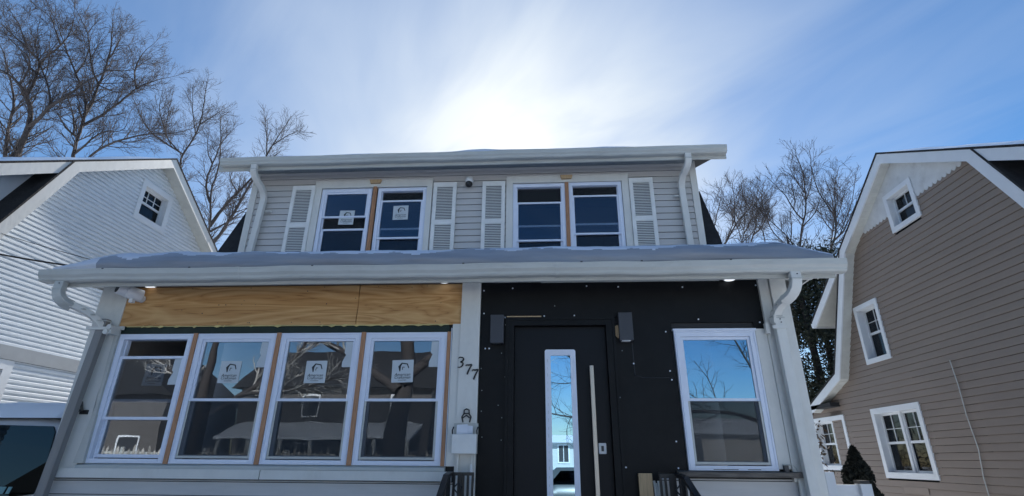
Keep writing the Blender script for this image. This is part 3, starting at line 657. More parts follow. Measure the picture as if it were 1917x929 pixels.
three = [(-.030, .040), (-.018, .052), (.010, .050), (.022, .036), (.012, .016), (-.010, .006), (.012, .002), (.018, -.014), (.006, -.034), (-.016, -.046), (-.034, -.042)]
seven = [(-.028, .030), (-.024, .042), (.0, .040), (.030, .046), (.012, .012), (-.004, -.022), (-.012, -.048)]
for nm, (cx, cz), sh in (('digit_three', (-.790, 2.515), three), ('digit_seven', (-.718, 2.452), seven), ('digit_seven', (-.655, 2.405), seven)):
    mb = MB(); ww = [.006, .009, .009, .012, .014, .011, .013, .015, .012, .009, .007] if 'three' in nm else [.007, .010, .014, .011, .014, .016, .014]
    stroke(mb, [(cx+a, cz+b_) for a, b_ in sh], ww, 4.944)
    mb.build(nm, M['numeral'], NB)
# ================================================================== SMALL THINGS ON THE HOUSE
# bullet camera under the porch eave
c = thing('security_camera', 'white bullet security camera under the left end of the porch eave', 'security camera', (-4.24, 4.90, 3.2))
MB().tube([(-4.20, 4.95, 3.215), (-4.275, 4.82, 3.232)], [.066, .064], 18).build('camera_body', M['plastic'], c, True, bevel=.006)
MB().tube([(-4.27, 4.83, 3.231), (-4.315, 4.755, 3.243)], [.058, .056], 18).build('camera_hood', M['plastic'], c, True, bevel=.004)
MB().tube([(-4.31, 4.763, 3.242), (-4.317, 4.751, 3.2436)], [.044, .044], 18).build('lens', M['iron'], c)
MB().box(-4.25, -4.21, 4.86, 4.90, 3.125, 3.165).disc((-4.2, 4.94, 3.19), .04, .03, 'y', 12).build('bracket', M['plastic'], c)
# dome camera between the dormer windows
c = thing('dome_camera', 'small white camera with black eyeball lens on grey siding between the dormer windows', 'security camera', (-1.11, 6.9, 5.6))
MB().tube([(-1.11, 6.975, 5.655), (-1.11, 6.90, 5.655)], [.062, .058], 16).tube([(-1.11, 6.93, 5.70), (-1.11, 6.93, 5.61)], [.056, .062], 16).build('camera_body', M['plastic'], c, True)
s = MB(); 
def ball(mb, cx, cy, cz, r, n=10, mi=0, sc=(1, 1, 1)):
    vs = []; fs = []
    for i in range(n+1):
        for j in range(2*n):
            a = math.pi*i/n; b_ = math.pi*j/n; vs.append((cx+r*sc[0]*math.sin(a)*math.cos(b_), cy+r*sc[1]*math.sin(a)*math.sin(b_), cz+r*sc[2]*math.cos(a)))
    for i in range(n):
        for j in range(2*n): fs.append((i*2*n+j, i*2*n+(j+1) % (2*n), (i+1)*2*n+(j+1) % (2*n), (i+1)*2*n+j))
    return mb.add(vs, fs, mi)
ball(s, -1.11, 6.915, 5.585, .056).build('eyeball', M['iron'], c, True)
MB().disc((-1.118, 6.858, 5.58), .02, .004, 'y', 12).build('lens', M['dark'], c)
# wall lamps
for (x0, x1, z0, z1, lab) in ((-.515, -.385, 2.695, 2.972, 'charcoal box wall lamp left of the black front door, beside the white post'), (.722, .852, 2.715, 2.985, 'charcoal box wall lamp right of the front door, wood scrap behind it')):
    c = thing('wall_lamp', lab, 'wall lamp', ((x0+x1)/2, 4.94, z0), 'box lamps either side of the door')
    MB().box(x0, x1, 4.90, 4.972, z0, z1).build('lamp_body', M['charcoal'], c, bevel=.004)
    MB().box(x0+.02, x1-.02, 4.972, 4.99, z0+.06, z1-.06).build('back_plate', M['dark'], c)
    if x0 > 0:
        MB().box(x0+.02, x1-.03, 4.905, 4.968, z0-.006, z0-.001).build('diffuser', M['plastic'], c)
        MB().prism([(x0-.045, z0+.14), (x0-.01, z0+.16), (x0+.02, z0+.14), (x0+.02, z0+.04), (x0-.01, z0+.035), (x0-.04, z0+.07)], 'y', 4.965, 4.985).build('mounting_block', M['lumber'], c)
    else: MB().box(x0+.02, x1-.03, 4.905, 4.968, z0-.004, z0-.001).build('diffuser', M['dark'], c)
# recessed lights
for x, y, lab in ((-4.135, 4.945, 'glowing round eave downlight above the plywood, nearest the bullet camera'), (-1.0, 4.90, 'glowing round eave downlight above the right end of the plywood'), (1.84, 4.94, 'glowing round eave downlight above the black wall over the right window')):
    c = thing('downlight', lab, 'ceiling light', (x, y, 3.33), 'recessed lights in the porch eave')
    MB().disc((x, y, 3.318), .062, .012, 'z', 20).build('trim_ring', M['plastic'], c)
    MB().disc((x, y, 3.3155), .050, .0022, 'z', 20).build('lens', M['lamp'], c)
# letter box
c = thing('mailbox', 'cream wall mailbox holding folded paper on the white post left of the door', 'mailbox', (-.72, 4.93, 1.7))
MB().box(-.832, -.612, 4.865, 4.872, 1.705, 1.868).box(-.832, -.826, 4.872, 4.95, 1.705, 1.868).box(-.618, -.612, 4.872, 4.95, 1.705, 1.868).box(-.826, -.618, 4.872, 4.95, 1.705, 1.712).build('box', M['shutter'], c, bevel=.003)
MB().box(-.832, -.800, 4.94, 4.952, 1.868, 1.965).box(-.64, -.608, 4.94, 4.952, 1.868, 1.965).box(-.8, -.64, 4.945, 4.952, 1.868, 1.968).build('back_panel', M['gutter'], c)
MB().prism([(-.80, 1.80), (-.798, 1.948), (-.70, 1.955), (-.69, 1.80)], 'y', 4.90, 4.904).prism([(-.72, 1.80), (-.715, 1.945), (-.655, 1.94), (-.65, 1.80)], 'y', 4.912, 4.916).build('folded_paper', M['paper'], c)
mb = MB()
mb.tube([(-.75, 4.94, 1.972), (-.762, 4.94, 2.02), (-.745, 4.94, 2.045), (-.742, 4.94, 2.08), (-.72, 4.94, 2.09), (-.698, 4.94, 2.08), (-.695, 4.94, 2.045), (-.678, 4.94, 2.02), (-.69, 4.94, 1.972)], .0065, 6)
mb.tube([(-.752, 4.938, 2.01), (-.72, 4.938, 2.035), (-.688, 4.938, 2.01)], .006, 6).tube([(-.742, 4.938, 2.05), (-.698, 4.938, 2.05)], .006, 6)
mb.build('scroll_top', M['iron'], c)
mb = MB()
for x in (-.832, -.610): mb.tube([(x, 4.93, 1.93), (x-.006, 4.90, 1.90), (x, 4.88, 1.87)], .006, 6)
mb.build('hook', M['iron'], c)
for x in (-.79, -.665): MB().box(x, x+.018, 4.925, 4.95, 1.50, 1.705).build('leg', M['trim'], c)
tag(MB().tube([(-.655, 4.90, 1.62), (-.65, 4.90, 1.50), (-.64, 4.90, 1.40), (-.642, 4.90, 1.15)], [.012, .02, .022, .02], 8).build('plastic_wrap', M['plastic'], None), 'twisted strip of white plastic hanging below the cream mailbox', 'plastic strip')
# hook bracket on left post
c = thing('wall_bracket', 'small black scroll bracket screwed to the left corner post near the brown downspout', 'bracket', (-4.46, 4.95, 2.08))
MB().box(-4.49, -4.41, 4.955, 4.969, 2.035, 2.075).build('base_plate', M['iron'], c)
MB().tube([(-4.475, 4.94, 2.06), (-4.50, 4.93, 2.10), (-4.515, 4.93, 2.145), (-4.50, 4.93, 2.15), (-4.475, 4.93, 2.145), (-4.46, 4.93, 2.10), (-4.45, 4.94, 2.065)], .011, 6).tube([(-4.5, 4.93, 2.115), (-4.467, 4.93, 2.115)], .011, 6).build('scroll', M['iron'], c)
# wrought-iron stair rails
def railing(x, lab, xo, y0, hx):
    c = thing('stair_railing', lab, 'railing', (x, y0, .75), 'iron rails of the front steps')
    mb = MB()
    top = [(x+hx, y0, 1.548), (x+hx+xo*.1, y0-.22, 1.53), (x+hx+xo, y0-1.6, .88)]
    MB().box(x-.018, x+.018, y0-.018, y0+.018, .3, 1.555).build('post', M['iron'], c)
    MB().tube(top, .02, flat=(.024, .014)).build('handrail', M['iron'], c)
    def at(t): 
        t *= 2
        a, b_ = (top[0], top[1]) if t < 1 else (top[1], top[2]); f = t if t < 1 else t-1
        return [p+(q-p)*f for p, q in zip(a, b_)]
    for i in range(1, 13):
        p = at(i/13 if i > 3 else i/8); d = .95
        MB().tube([(p[0], p[1], p[2]-d), (p[0], p[1], p[2]-.01)], .011, 6).build('baluster', M['iron'], c)
    # scroll between the balusters
    MB().tube([(x+.05, y0-.2, 1.44), (x+.02, y0-.21, 1.48), (x-.02, y0-.21, 1.44), (x+.02, y0-.2, 1.40), (x, y0-.2, 1.3)], .008, 6).build('scroll', M['iron'], c)
    # cross panel facing the street at the head of the rail
    MB().box(x-.10, x+.12, y0-.012, y0+.012, 1.53, 1.556).build('top_rail', M['iron'], c)
    for i in range(6): MB().box(x-.100+i*.040, x-.080+i*.040, y0-.007, y0+.007, .8, 1.53).build('baluster', M['iron'], c)
railing(-.735, 'black iron stair railing left of the front door, under the mailbox', .05, 4.80, -.085)
railing(1.06, 'black iron stair railing right of the front door, below the right window', .06, 4.86, .06)
st = thing('front_steps', 'concrete front steps and stoop below the black door', 'steps', (.15, 4.2, 0))
MB().box(-.95, 1.25, 3.9, 4.99, 0, .74).build('stoop', M['concrete'], st)
for i in range(4): MB().box(-.85, 1.15, 3.9-.3*(i+1), 3.9-.3*i, 0, .74-.17*(i+1)+.02).build('step', M['concrete'], st)
# overhead service cables (left)
def sag(p0, p1, s, n=24):
    return [(p0[0]+(p1[0]-p0[0])*t, p0[1]+(p1[1]-p0[1])*t, p0[2]+(p1[2]-p0[2])*t-s*4*t*(1-t)) for t in [i/n for i in range(n+1)]]
tag(MB().tube(sag((-10.5, 5.75, 4.95), (-5.75, 5.7, 3.84), .10), .0115, 6).build('utility_cable', M['cable'], None, True), 'thick black cable running from the left to the porch roof across the white neighbour', 'cable', 'service cables on the left')
tag(MB().tube(sag((-10.5, 5.95, 5.60), (-5.6, 5.9, 3.96), .10), .0045, 6).build('utility_cable', M['cable'], None, True), 'thin cable above the thick one, sloping over lit white clapboards', 'cable', 'service cables on the left')

# ================================================================== NEIGHBOUR HOUSES
dutch = lambda h: [(-.01, 0), (.021, 0), (.023, .003), (.022, h*.50), (.004, h*.80), (.002, h), (-.01, h)]
lapp = lambda h: [(-.004, .006), (.016, .006), (.017, .011), (.004, h), (-.004, h)]
def side_window(par, X, sx, y0, y1, z0, z1, tr, rec, grid, double=False, mid_f=.5, curtain=False, name='window'):
    "casing y0..y1,z0..z1 proud of the wall; glass recessed by rec; sx = facing direction"
    def bx(mb, a, b_, ya, yb, za, zb, mi=0):
        u, v = X+sx*a, X+sx*b_; return mb.box(min(u, v), max(u, v), ya, yb, za, zb, mi)
    w = MB()
    bx(w, -.01, .03, y0, y0+tr, z0, z1); bx(w, -.01, .03, y1-tr, y1, z0, z1); bx(w, -.01, .031, y0+tr, y1-tr, z1-tr, z1); bx(w, -.01, .031, y0+tr, y1-tr, z0, z0+tr)
    a, b_, c, d = y0+tr, y1-tr, z0+tr, z1-tr
    # reveals
    bx(w, -rec, -.011, a-.02, a, c-.02, d+.02); bx(w, -rec, -.011, b_, b_+.02, c-.02, d+.02); bx(w, -rec, -.011, a, b_, d, d+.02); bx(w, -rec, -.011, a, b_, c-.02, c)
    W_ = w.build(name, M['trimw'], par)
    spans = [(a, b_)] if not double else [(a, (a+b_)/2-.03), ((a+b_)/2+.03, b_)]
    if double: bx(MB(), -rec, -rec+.05, (a+b_)/2-.03, (a+b_)/2+.03, c, d).build('mullion', M['trimw'], W_)
    for (p, q) in spans:
        s_ = MB(); t = .035; zm = c+(d-c)*mid_f
        bx(s_, -rec, -rec+.025, p, p+t, c, d); bx(s_, -rec, -rec+.025, q-t, q, c, d); bx(s_, -rec, -rec+.024, p+t, q-t, d-t, d); bx(s_, -rec, -rec+.024, p+t, q-t, c, c+t); bx(s_, -rec, -rec+.026, p+t, q-t, zm-.02, zm+.02)
        gx, gz = grid
        for i in range(1, gx): yy = p+t+(q-p-2*t)*i/gx; bx(s_, -rec, -rec+.015, yy-.0045, yy+.0045, zm+.02, d-t)
        for i in range(1, gz): zz = zm+(d-t-zm)*i/gz; bx(s_, -rec, -rec+.014, p+t, q-t, zz-.0045, zz+.0045)
        s_.build('sash', M['trimw'], W_)
        bx(MB(), -rec-.006, -rec-.002, p, q, c, zm).build('pane', M['glassdark'], W_)
        bx(MB(), -rec-.006, -rec-.002, p, q, zm, d).build('pane', M['glassdark'], W_)
        if curtain:
            n = 36; vs = []; 
            for i in range(n+1):
                y = p+(q-p)*i/n; o_ = -rec-.08-.02*math.sin(i*1.15)-.01*math.sin(i*2.7)
                vs += [(X+sx*o_, y, zm-.03), (X+sx*o_, y, d)]
            MB().add(vs, [(2*i, 2*i+2, 2*i+3, 2*i+1) for i in range(n)]).build('curtain', M['curtain'], W_, True)
    # dark room behind
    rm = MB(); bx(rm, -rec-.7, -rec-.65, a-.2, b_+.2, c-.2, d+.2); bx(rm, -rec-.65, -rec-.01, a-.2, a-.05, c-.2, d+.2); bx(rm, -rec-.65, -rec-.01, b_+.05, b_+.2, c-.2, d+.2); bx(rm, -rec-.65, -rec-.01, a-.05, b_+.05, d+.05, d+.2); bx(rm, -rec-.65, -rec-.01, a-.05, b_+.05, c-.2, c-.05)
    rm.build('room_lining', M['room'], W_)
    return (a, b_, c, d)
M['trimw'] = mat('clean_white_trim', (0.70, 0.73, 0.76), 0.45, var=.03, dirt=.1, dirtcol=(.5, .5, .48))
def offset_path(pts, d):
    "parallel polyline in (y,z), shifted down/inwards by d (perpendicular)"
    out = []
    for i, p in enumerate(pts):
        ns = []
        for a, b_ in ((i-1, i), (i, i+1)):
            if a < 0 or b_ >= len(pts): continue
            dy, dz = pts[b_][0]-pts[a][0], pts[b_][1]-pts[a][1]; l = math.hypot(dy, dz); ns.append((dz/l, -dy/l))
        n = (sum(q[0] for q in ns)/len(ns), sum(q[1] for q in ns)/len(ns)); k = n[0]**2+n[1]**2
        out.append((p[0]+n[0]*d/k, p[1]+n[1]*d/k))
    return out
def neighbour(nm, label, X, sx, ov, prof, board_m, bprof, h, zlo, white_from=None, far=9.0, dorm_in=.45, holes=(), dfront=2.0, drear=1.7, soff='soffitw', trimm='trimw'):
    """gambrel house whose gable wall is x = X facing sx. prof: outer roof edge (y,z) front to rear"""
    P = thing(nm, label, 'house', (X-sx*3, prof[3][0], 0))
    inner = offset_path(prof, .16)
    def ends(z):
        ys = []
        for (p, q) in zip(inner[:-1], inner[1:]):
            if (p[1]-z)*(q[1]-z) <= 0 and p[1] != q[1]: ys.append(p[0]+(q[0]-p[0])*(z-p[1])/(q[1]-p[1]))
        if z < inner[0][1]: return (prof[0][0]+.45, prof[-1][0]-.45)
        if len(ys) < 2: return None
        return (min(ys), max(ys))
    zt = max(p[1] for p in inner)
    side_boards(P, X, sx, zlo, white_from or zt, h, ends, holes, board_m, bprof)
    Xo = X+sx*ov; Xf = X-sx*far
    lo = lambda a, b_: (min(a, b_), max(a, b_))
    # rake board, soffit, roof slab for each slope
    o1, o2, o3 = offset_path(prof, .01), offset_path(prof, .17), offset_path(prof, -.02)
    up = prof[2][0], prof[2][1]
    for i in range(len(prof)-1):
        q = [o1[i], o1[i+1], o2[i+1], o2[i]]
        MB().prism(q, 'x', *lo(Xo, Xo-sx*.025)).build('rake_board', M[trimm], P)
        s1, s2 = offset_path(prof, .145), offset_path(prof, .16)
        a, b_, c, d = s1[i], s1[i+1], s2[i+1], s2[i]
        mb = MB().prism([a, b_, c, d], 'x', *lo(Xo-sx*.026, X-sx*.01))
        L_ = math.hypot(b_[0]-a[0], b_[1]-a[1]); n = int(L_/.16)
        for k in range(n):   # soffit ribs
            f = (k+.5)/n; y = d[0]+(c[0]-d[0])*f; z = d[1]+(c[1]-d[1])*f; u = ((c[0]-d[0])/L_*.006, (c[1]-d[1])/L_*.006); v = (u[1]*1.0, -u[0]*1.0)
            mb.prism([(y-u[0], z-u[1]), (y+u[0], z+u[1]), (y+u[0]+v[0], z+u[1]+v[1]), (y-u[0]+v[0], z-u[1]+v[1])], 'x', *lo(Xo-sx*.03, X+sx*.02))
        mb.build('soffit', M[soff], P)
        t1, t2 = o3, offset_path(prof, .005)
        MB().prism([t1[i], t1[i+1], t2[i+1], t2[i]], 'x', *lo(Xo+sx*.012, Xf)).build('roof', M['shingle'], P)
        b1, b2 = offset_path(prof, .02), offset_path(prof, .13)
        MB().prism([b1[i], b1[i+1], b2[i+1], b2[i]], 'x', *lo(Xo-sx*.03, Xf)).build('roof_deck', M['shingle'], P)
    # shed dormers continuing the upper slopes
    for side, L_ in ((0, dfront), (1, drear)):
        r = prof[3] if len(prof) > 6 else prof[2]
        k = prof[2] if side == 0 else prof[4]
        dy, dz = k[0]-r[0], k[1]-r[1]; l = math.hypot(dy, dz); e = (k[0]+dy/l*L_, k[1]+dz/l*L_)
        n = (dz/l, -dy/l) if side else (-dz/l, dy/l)
        if n[1] > 0: n = (-n[0], -n[1])
        def sl(p, q, t0, t1): return [(p[0]+n[0]*t0, p[1]+n[1]*t0), (q[0]+n[0]*t0, q[1]+n[1]*t0), (q[0]+n[0]*t1, q[1]+n[1]*t1), (p[0]+n[0]*t1, p[1]+n[1]*t1)]
        k0 = (k[0]-dy/l*.45, k[1]-dz/l*.45)
        MB().prism(sl(k0, e, .01, .17), 'x', *lo(Xo+sx*.004, Xo-sx*.025)).build('rake_board', M[trimm], P)
        MB().prism(sl(k0, e, -.022, .004), 'x', *lo(Xo+sx*.014, Xf)).build('roof', M['shingle'], P)
        MB().prism(sl(k0, e, .02, .13), 'x', *lo(Xo-sx*.03, Xf)).build('roof_deck', M['soffitw'], P)
        # eave fascia + gutter end
        g = (e[0]+n[0]*.01, e[1]+n[1]*.01)
        s_ = -1 if side == 0 else 1
        MB().prism([(g[0], g[1]), (g[0]+s_*.11, g[1]-.01), (g[0]+s_*.09, g[1]-.10), (g[0], g[1]-.13)], 'x', *lo(Xo-sx*.02, Xf)).build('gutter', M['trimw'], P)
        # cheek and front wall of the dormer
        Xc = X-sx*dorm_in; ew = (e[0]-s_*.35, e[1]+abs(dz/l)*.35)
        foot = (ew[0], ew[1]-1.9)
        MB().prism([(k[0], k[1]-.14), (ew[0], ew[1]-.14), foot, (k[0], foot[1])], 'x', *lo(Xc, Xc-sx*.03)).build('dormer_cheek', board_m, P)
        MB().prism([(ew[0], ew[1]-.14), (ew[0]-s_*.05, ew[1]-.14), (foot[0]-s_*.05, foot[1]), foot], 'x', *lo(Xc-sx*.031, Xf)).build('dormer_wall', board_m, P)
    # solid body behind the boards
    yf, yr = prof[0][0]+.45, prof[-1][0]-.45
    MB().box(*lo(X-sx*1.0, Xf), yf, yr, 0, prof[0][1]-.1).build('wall', board_m, P)
    MB().box(*lo(X-sx*1.01, X-sx*.0), yf, yf+.05, 0, prof[0][1]-.1).build('wall', board_m, P); MB().box(*lo(X-sx*1.01, X-sx*.0), yr-.05, yr, 0, prof[0][1]-.1).build('wall', board_m, P)
    return P, ends, zt
# right: taupe house -------------------------------------------------
XR = 6.0
RP = [(3.8, 2.81), (5.12, 3.31), (6.30, 5.60), (8.0, 6.61), (9.71, 5.50), (10.88, 3.31), (12.18, 2.81)]
holesR = []
big = (8.97, 10.30, 1.42, 2.575); att = (7.70, 8.42, 5.28, 5.97); midw = (9.32, 10.05, 3.34, 4.42); rear = (11.24, 12.5, 1.52, 2.56)
hol = [big, midw, (att[0], att[1], att[2], 5.64)]
RN, endsR, ztR = neighbour('neighbour_house', 'taupe sided gambrel house on the right with white scalloped gable top', XR, -1, .2, RP, M['tan'], lapp, .104, .35, 5.64,
    holes=[(h[0]+.03, h[1]-.03, h[2]+.03, h[3]-.03) for h in hol], drear=1.9, dfront=2.0)
side_window(RN, XR, -1, *big, .095, .10, (2, 2), True, .49, True)
side_window(RN, XR, -1, *midw, .085, .12, (2, 2), False, .5)
side_window(RN, XR, -1, *att, .085, .10, (2, 1), False, .5)
# white scalloped gable top
e0, e1 = endsR(5.66), endsR(6.2)
inn = offset_path(RP, .16)
mb = MB(); y = e0[0]
z0 = 5.64
yy = e0[0]; 
def gtop(y): 
    for (p, q) in zip(inn[:-1], inn[1:]):
        if min(p[0], q[0]) <= y <= max(p[0], q[0]) and p[0] != q[0]: return p[1]+(q[1]-p[1])*(y-p[0])/(q[0]-p[0])
    return z0
w_ = .098; k = 0
while yy < e1[1]+3 and yy+w_ < endsR(5.66)[1]:
    a, b_ = yy, yy+w_-.0004; c_ = (a+b_)/2
    for (lo_, hi_) in ((None, None),):
        ins = a < att[1]-.04 and b_ > att[0]+.04
        ztop = lambda q: max(gtop(q), z0+.02)
        ox = XR-.018
        if not ins:
            pts = [(a, z0-.002), (a+w_*.2, z0-.034), (c_, z0-.050), (b_-w_*.2, z0-.034), (b_, z0-.002), (b_, ztop(b_)), (a, ztop(a))]
            mb.prism(pts, 'x', ox, XR+.01)
        else:
            mb.prism([(a, att[3]-.05), (b_, att[3]-.05), (b_, max(ztop(b_), att[3])), (a, max(ztop(a), att[3]))], 'x', ox, XR+.01)
    yy += w_; k += 1
M['gablewhite'] = mat('painted_gable_boards', (0.60, 0.62, 0.63), 0.6, dirt=.5, dirtcol=(.36, .36, .36), var=.08)
tag(mb.build('scalloped_gable', M['gablewhite'], RN), kind='stuff')
# first floor rear window part hidden by our corner: on the same wall
# (built on a shallow rear wing whose wall runs on in the same plane)
side_boards(RN, XR, -1, .35, 2.72, .104, lambda z: (11.31, 13.2), [(11.37, 12.47, 1.55, 2.53)], M['tan'], lapp)
side_window(RN, XR, -1, 11.24, 12.50, 1.52, 2.56, .09, .09, (2, 2), True, .49, True)
MB().box(XR+1.0, XR+7, 11.4, 13.2, 0, 2.72).build('rear_wing', M['tan'], RN)
MB().box(XR-.2, XR+7, 11.3, 13.4, 2.72, 2.80).build('roof', M['shingle'], RN)
MB().box(XR-.022, XR-.002, 9.3, 9.9, 1.20, 1.30).build('siding_patch', M['tan'], RN)
tag(MB().tube([(XR-.03, 8.04, 3.07), (XR-.028, 8.03, 2.7), (XR-.03, 8.05, 2.3), (XR-.026, 8.03, 1.85), (XR-.03, 8.09, 1.5), (XR-.028, 8.11, 1.0)], .007, 6).build('loose_cable', M['soffitw'], None), 'thin pale cable dangling down the taupe siding right of the paired window', 'cable')
MB().box(XR+.3, XR+.36, 10.98, 11.03, 3.2, 4.35).build('downspout', M['trimw'], RN)
# snow rim on its roof
def roof_rim(name, Xa, Xb, p, q, th, lab):
    vs = []; n = 26; k = 5
    for i in range(n+1):
        f = i/n; y = p[0]+(q[0]-p[0])*f; z = p[1]+(q[1]-p[1])*f; t = th*min(1, f*6, (1-f)*8+.15)*(1+.35*smooth_noise(y*2.3, 3))
        for x, g in ((Xa, 0), (Xa+(Xb-Xa)*.01, .6), (Xa+(Xb-Xa)*.03, 1), (Xa+(Xb-Xa)*.3, 1.1), (Xb, 1.1)): vs.append((x, y, z+.022+t*g))
    fs = [(i*k+j, (i+1)*k+j, (i+1)*k+j+1, i*k+j+1) for i in range(n) for j in range(k-1)]
    o = MB().add(vs, fs).build('roof_snow', M['snow'], None, True, kind='stuff'); tag(o, lab, 'snow')
roof_rim('roof_snow', 5.82, 13, (8.0, 6.61), (4.3, 4.42), .05, 'thin snow along the front roof slope of the taupe house on the right')
# left: white clapboard house ------------------------------------------
XL = -7.5
LP = [(3.55, 2.95), (5.16, 3.15), (6.50, 5.92), (8.42, 7.16), (10.36, 5.86), (11.7, 3.15), (13.1, 2.6)]
LN, endsL, ztL = neighbour('neighbour_house', 'white clapboard gambrel house on the left with sunlit stripes of siding', XL, 1, .25, LP, M['lapwhite'], dutch, .0715, 3.09, None,
    holes=[(8.13, 8.84, 5.80, 6.48)], trimm='trim', dfront=1.6, drear=1.5, dorm_in=.12)
side_window(LN, XL, 1, 8.08, 8.89, 5.75, 6.53, .10, .09, (3, 2), False, .5)
side_boards(LN, XL, 1, .4, 2.90, .0715, lambda z: (4.0, 12.65), [(5.6, 6.88, 1.2, 2.86)], M['lapwhite'], dutch)
MB().box(XL-.01, XL+.028, 4.0, 12.65, 2.955, 3.09).box(XL-.01, XL+.04, 4.0, 12.65, 2.905, 2.955).build('belt_board', M['belt'], LN)
side_window(LN, XL, 1, 5.55, 6.93, 1.15, 2.90, .13, .09, (2, 2), True, .5)
roof_rim('roof_snow', -7.25, -15, (8.42, 7.16), (3.6, 4.05), .055, 'thin snow along the front roof slope of the white house on the left')

# ================================================================== VAN IN THE DRIVEWAY
V = thing('parked_van', 'white van with dark rear window parked in the driveway, snow on its roof', 'van', (-6.02, 7.9, 0))
def loft(secs, name, m_, parent, closed=True):
    k = len(secs[0]); vs = [p for s_ in secs for p in s_]; fs = []
    for i in range(len(secs)-1):
        for j in range(k): fs.append((i*k+j, i*k+(j+1) % k, (i+1)*k+(j+1) % k, (i+1)*k+j))
    fs.append(tuple(range(k))); fs.append(tuple(range((len(secs)-1)*k, len(secs)*k)))
    return MB().add(vs, fs).build(name, m_, parent, True)
def vsec(y, w, zb, zs, zt, wt):
    h = []
    for sx, seq in ((1, [(w*.93, zb), (w, zb+.15), (w, zs), ((w*.35+wt*.65), (zs*.35+zt*.65)), (wt, zt-.09), (wt-.10, zt-.015), (wt*.5, zt+.01)]), ):
        h = [(-6.02+a, y, b_) for a, b_ in seq]; h += [(-6.02-a, y, b_) for a, b_ in reversed(seq)]
    return h
secs = [vsec(5.50, .86, .45, 1.16, 1.20, .84), vsec(5.53, .93, .30, 1.22, 1.30, .88), vsec(5.60, .95, .28, 1.24, 1.99, .80), vsec(5.75, .96, .27, 1.24, 2.05, .82), vsec(7.5, .97, .27, 1.24, 2.07, .83), vsec(8.8, .97, .27, 1.22, 2.02, .80), vsec(9.6, .96, .27, 1.18, 1.40, .76), vsec(10.4, .93, .30, 1.0, 1.06, .72), vsec(10.6, .86, .4, .8, .85, .68)]
loft(secs, 'body', M['carpaint'], V)
pts = [(-.80, 1.30), (-.84, 1.42), (-.765, 1.90), (-.72, 1.958), (0, 1.972), (.72, 1.958), (.765, 1.90), (.84, 1.42), (.80, 1.30), (.55, 1.265), (0, 1.245), (-.55, 1.265)]
def tilt(a, b_, off): f = (b_-1.25)/.72; return (-6.02+a, 5.515+.075*f-off, b_)
vs = [tilt(a, b_, .012) for a, b_ in pts] + [tilt(a, b_, -.002) for a, b_ in pts]; n = len(pts)
MB().add(vs, [tuple(range(n)), tuple(range(2*n-1, n-1, -1))] + [(i, i+n, (i+1) % n+n, (i+1) % n) for i in range(n)]).build('rear_window', M['carglass'], V)
for sx in (-1, 1):
    MB().prism([(5.95, 1.30), (9.3, 1.26), (8.9, 1.84), (5.95, 1.90)], 'x', -6.02+sx*.905-.02, -6.02+sx*.905+.02).build('side_window', M['carglass'], V)
    MB().box(-6.02+sx*.90-.06, -6.02+sx*.90+.06, 5.49, 5.58, .85, 1.22).build('tail_light', M['redlens'], V, bevel=.02)
for y in (6.5, 9.5):
    for sx in (-1, 1):
        t = MB().disc((-6.02+sx*.86-.11, y, .34), .34, .22, 'x', 24).build('wheel', M['tyre'], V, bevel=.03)
        MB().disc((-6.02+sx*.86-.115, y, .34), .2, .23, 'x', 16).build('rim', M['steel'], t)
MB().box(-6.9, -5.14, 5.42, 5.56, .38, .66).build('bumper', M['dark'], V, bevel=.04)
MB().box(-6.25, -5.75, 5.475, 5.50, .85, .97).build('number_plate', M['plastic'], V)
MB().tube([(-6.35, 5.50, 1.30), (-5.95, 5.52, 1.42)], .008, 6).build('wiper', M['iron'], V)
M['tealsticker'] = mat('teal_sticker', (.16, .33, .36), .5)
for (a, b_) in ((-5.64, -5.54), (-5.525, -5.475)):
    vs = [tilt(a+6.02+.01, 1.30, .016), tilt(b_+6.02, 1.30, .016), tilt(b_+6.02+.012, 1.365, .016), tilt(a+6.02+.02, 1.365, .016)]
    MB().add(vs + [(x, y+.003, z) for x, y, z in vs], [(0, 1, 2, 3), (7, 6, 5, 4), (0, 4, 5, 1), (1, 5, 6, 2), (2, 6, 7, 3), (3, 7, 4, 0)]).build('window_sticker', M['tealsticker'], V)
MB().box(-6.0, -5.6, 6.3, 6.35, 1.35, 1.8).box(-6.4, -5.55, 6.3, 6.5, 1.0, 1.35).build('seat', M['room'], V)
vs = []; fs = []; nx, ny = 30, 20
for i in range(nx+1):
    for j in range(ny+1):
        u, v = i/nx, j/ny; x = -6.80+1.56*u; y = 5.58+3.2*v
        e = min(u, 1-u, v*1.8, (1-v)*1.8); t = .17*min(1, (e/.035))**.5 if e > 0 else 0
        vs.append((x, y, 2.045+t+.014*smooth_noise(x*1.9, 1)*(1 if e > .05 else 0)))
fs = [(i*(ny+1)+j, (i+1)*(ny+1)+j, (i+1)*(ny+1)+j+1, i*(ny+1)+j+1) for i in range(nx) for j in range(ny)]
tag(MB().add(vs, fs).build('roof_snow', M['snow'], None, True, kind='stuff'), 'flat slab of snow on the roof of the white van', 'snow')

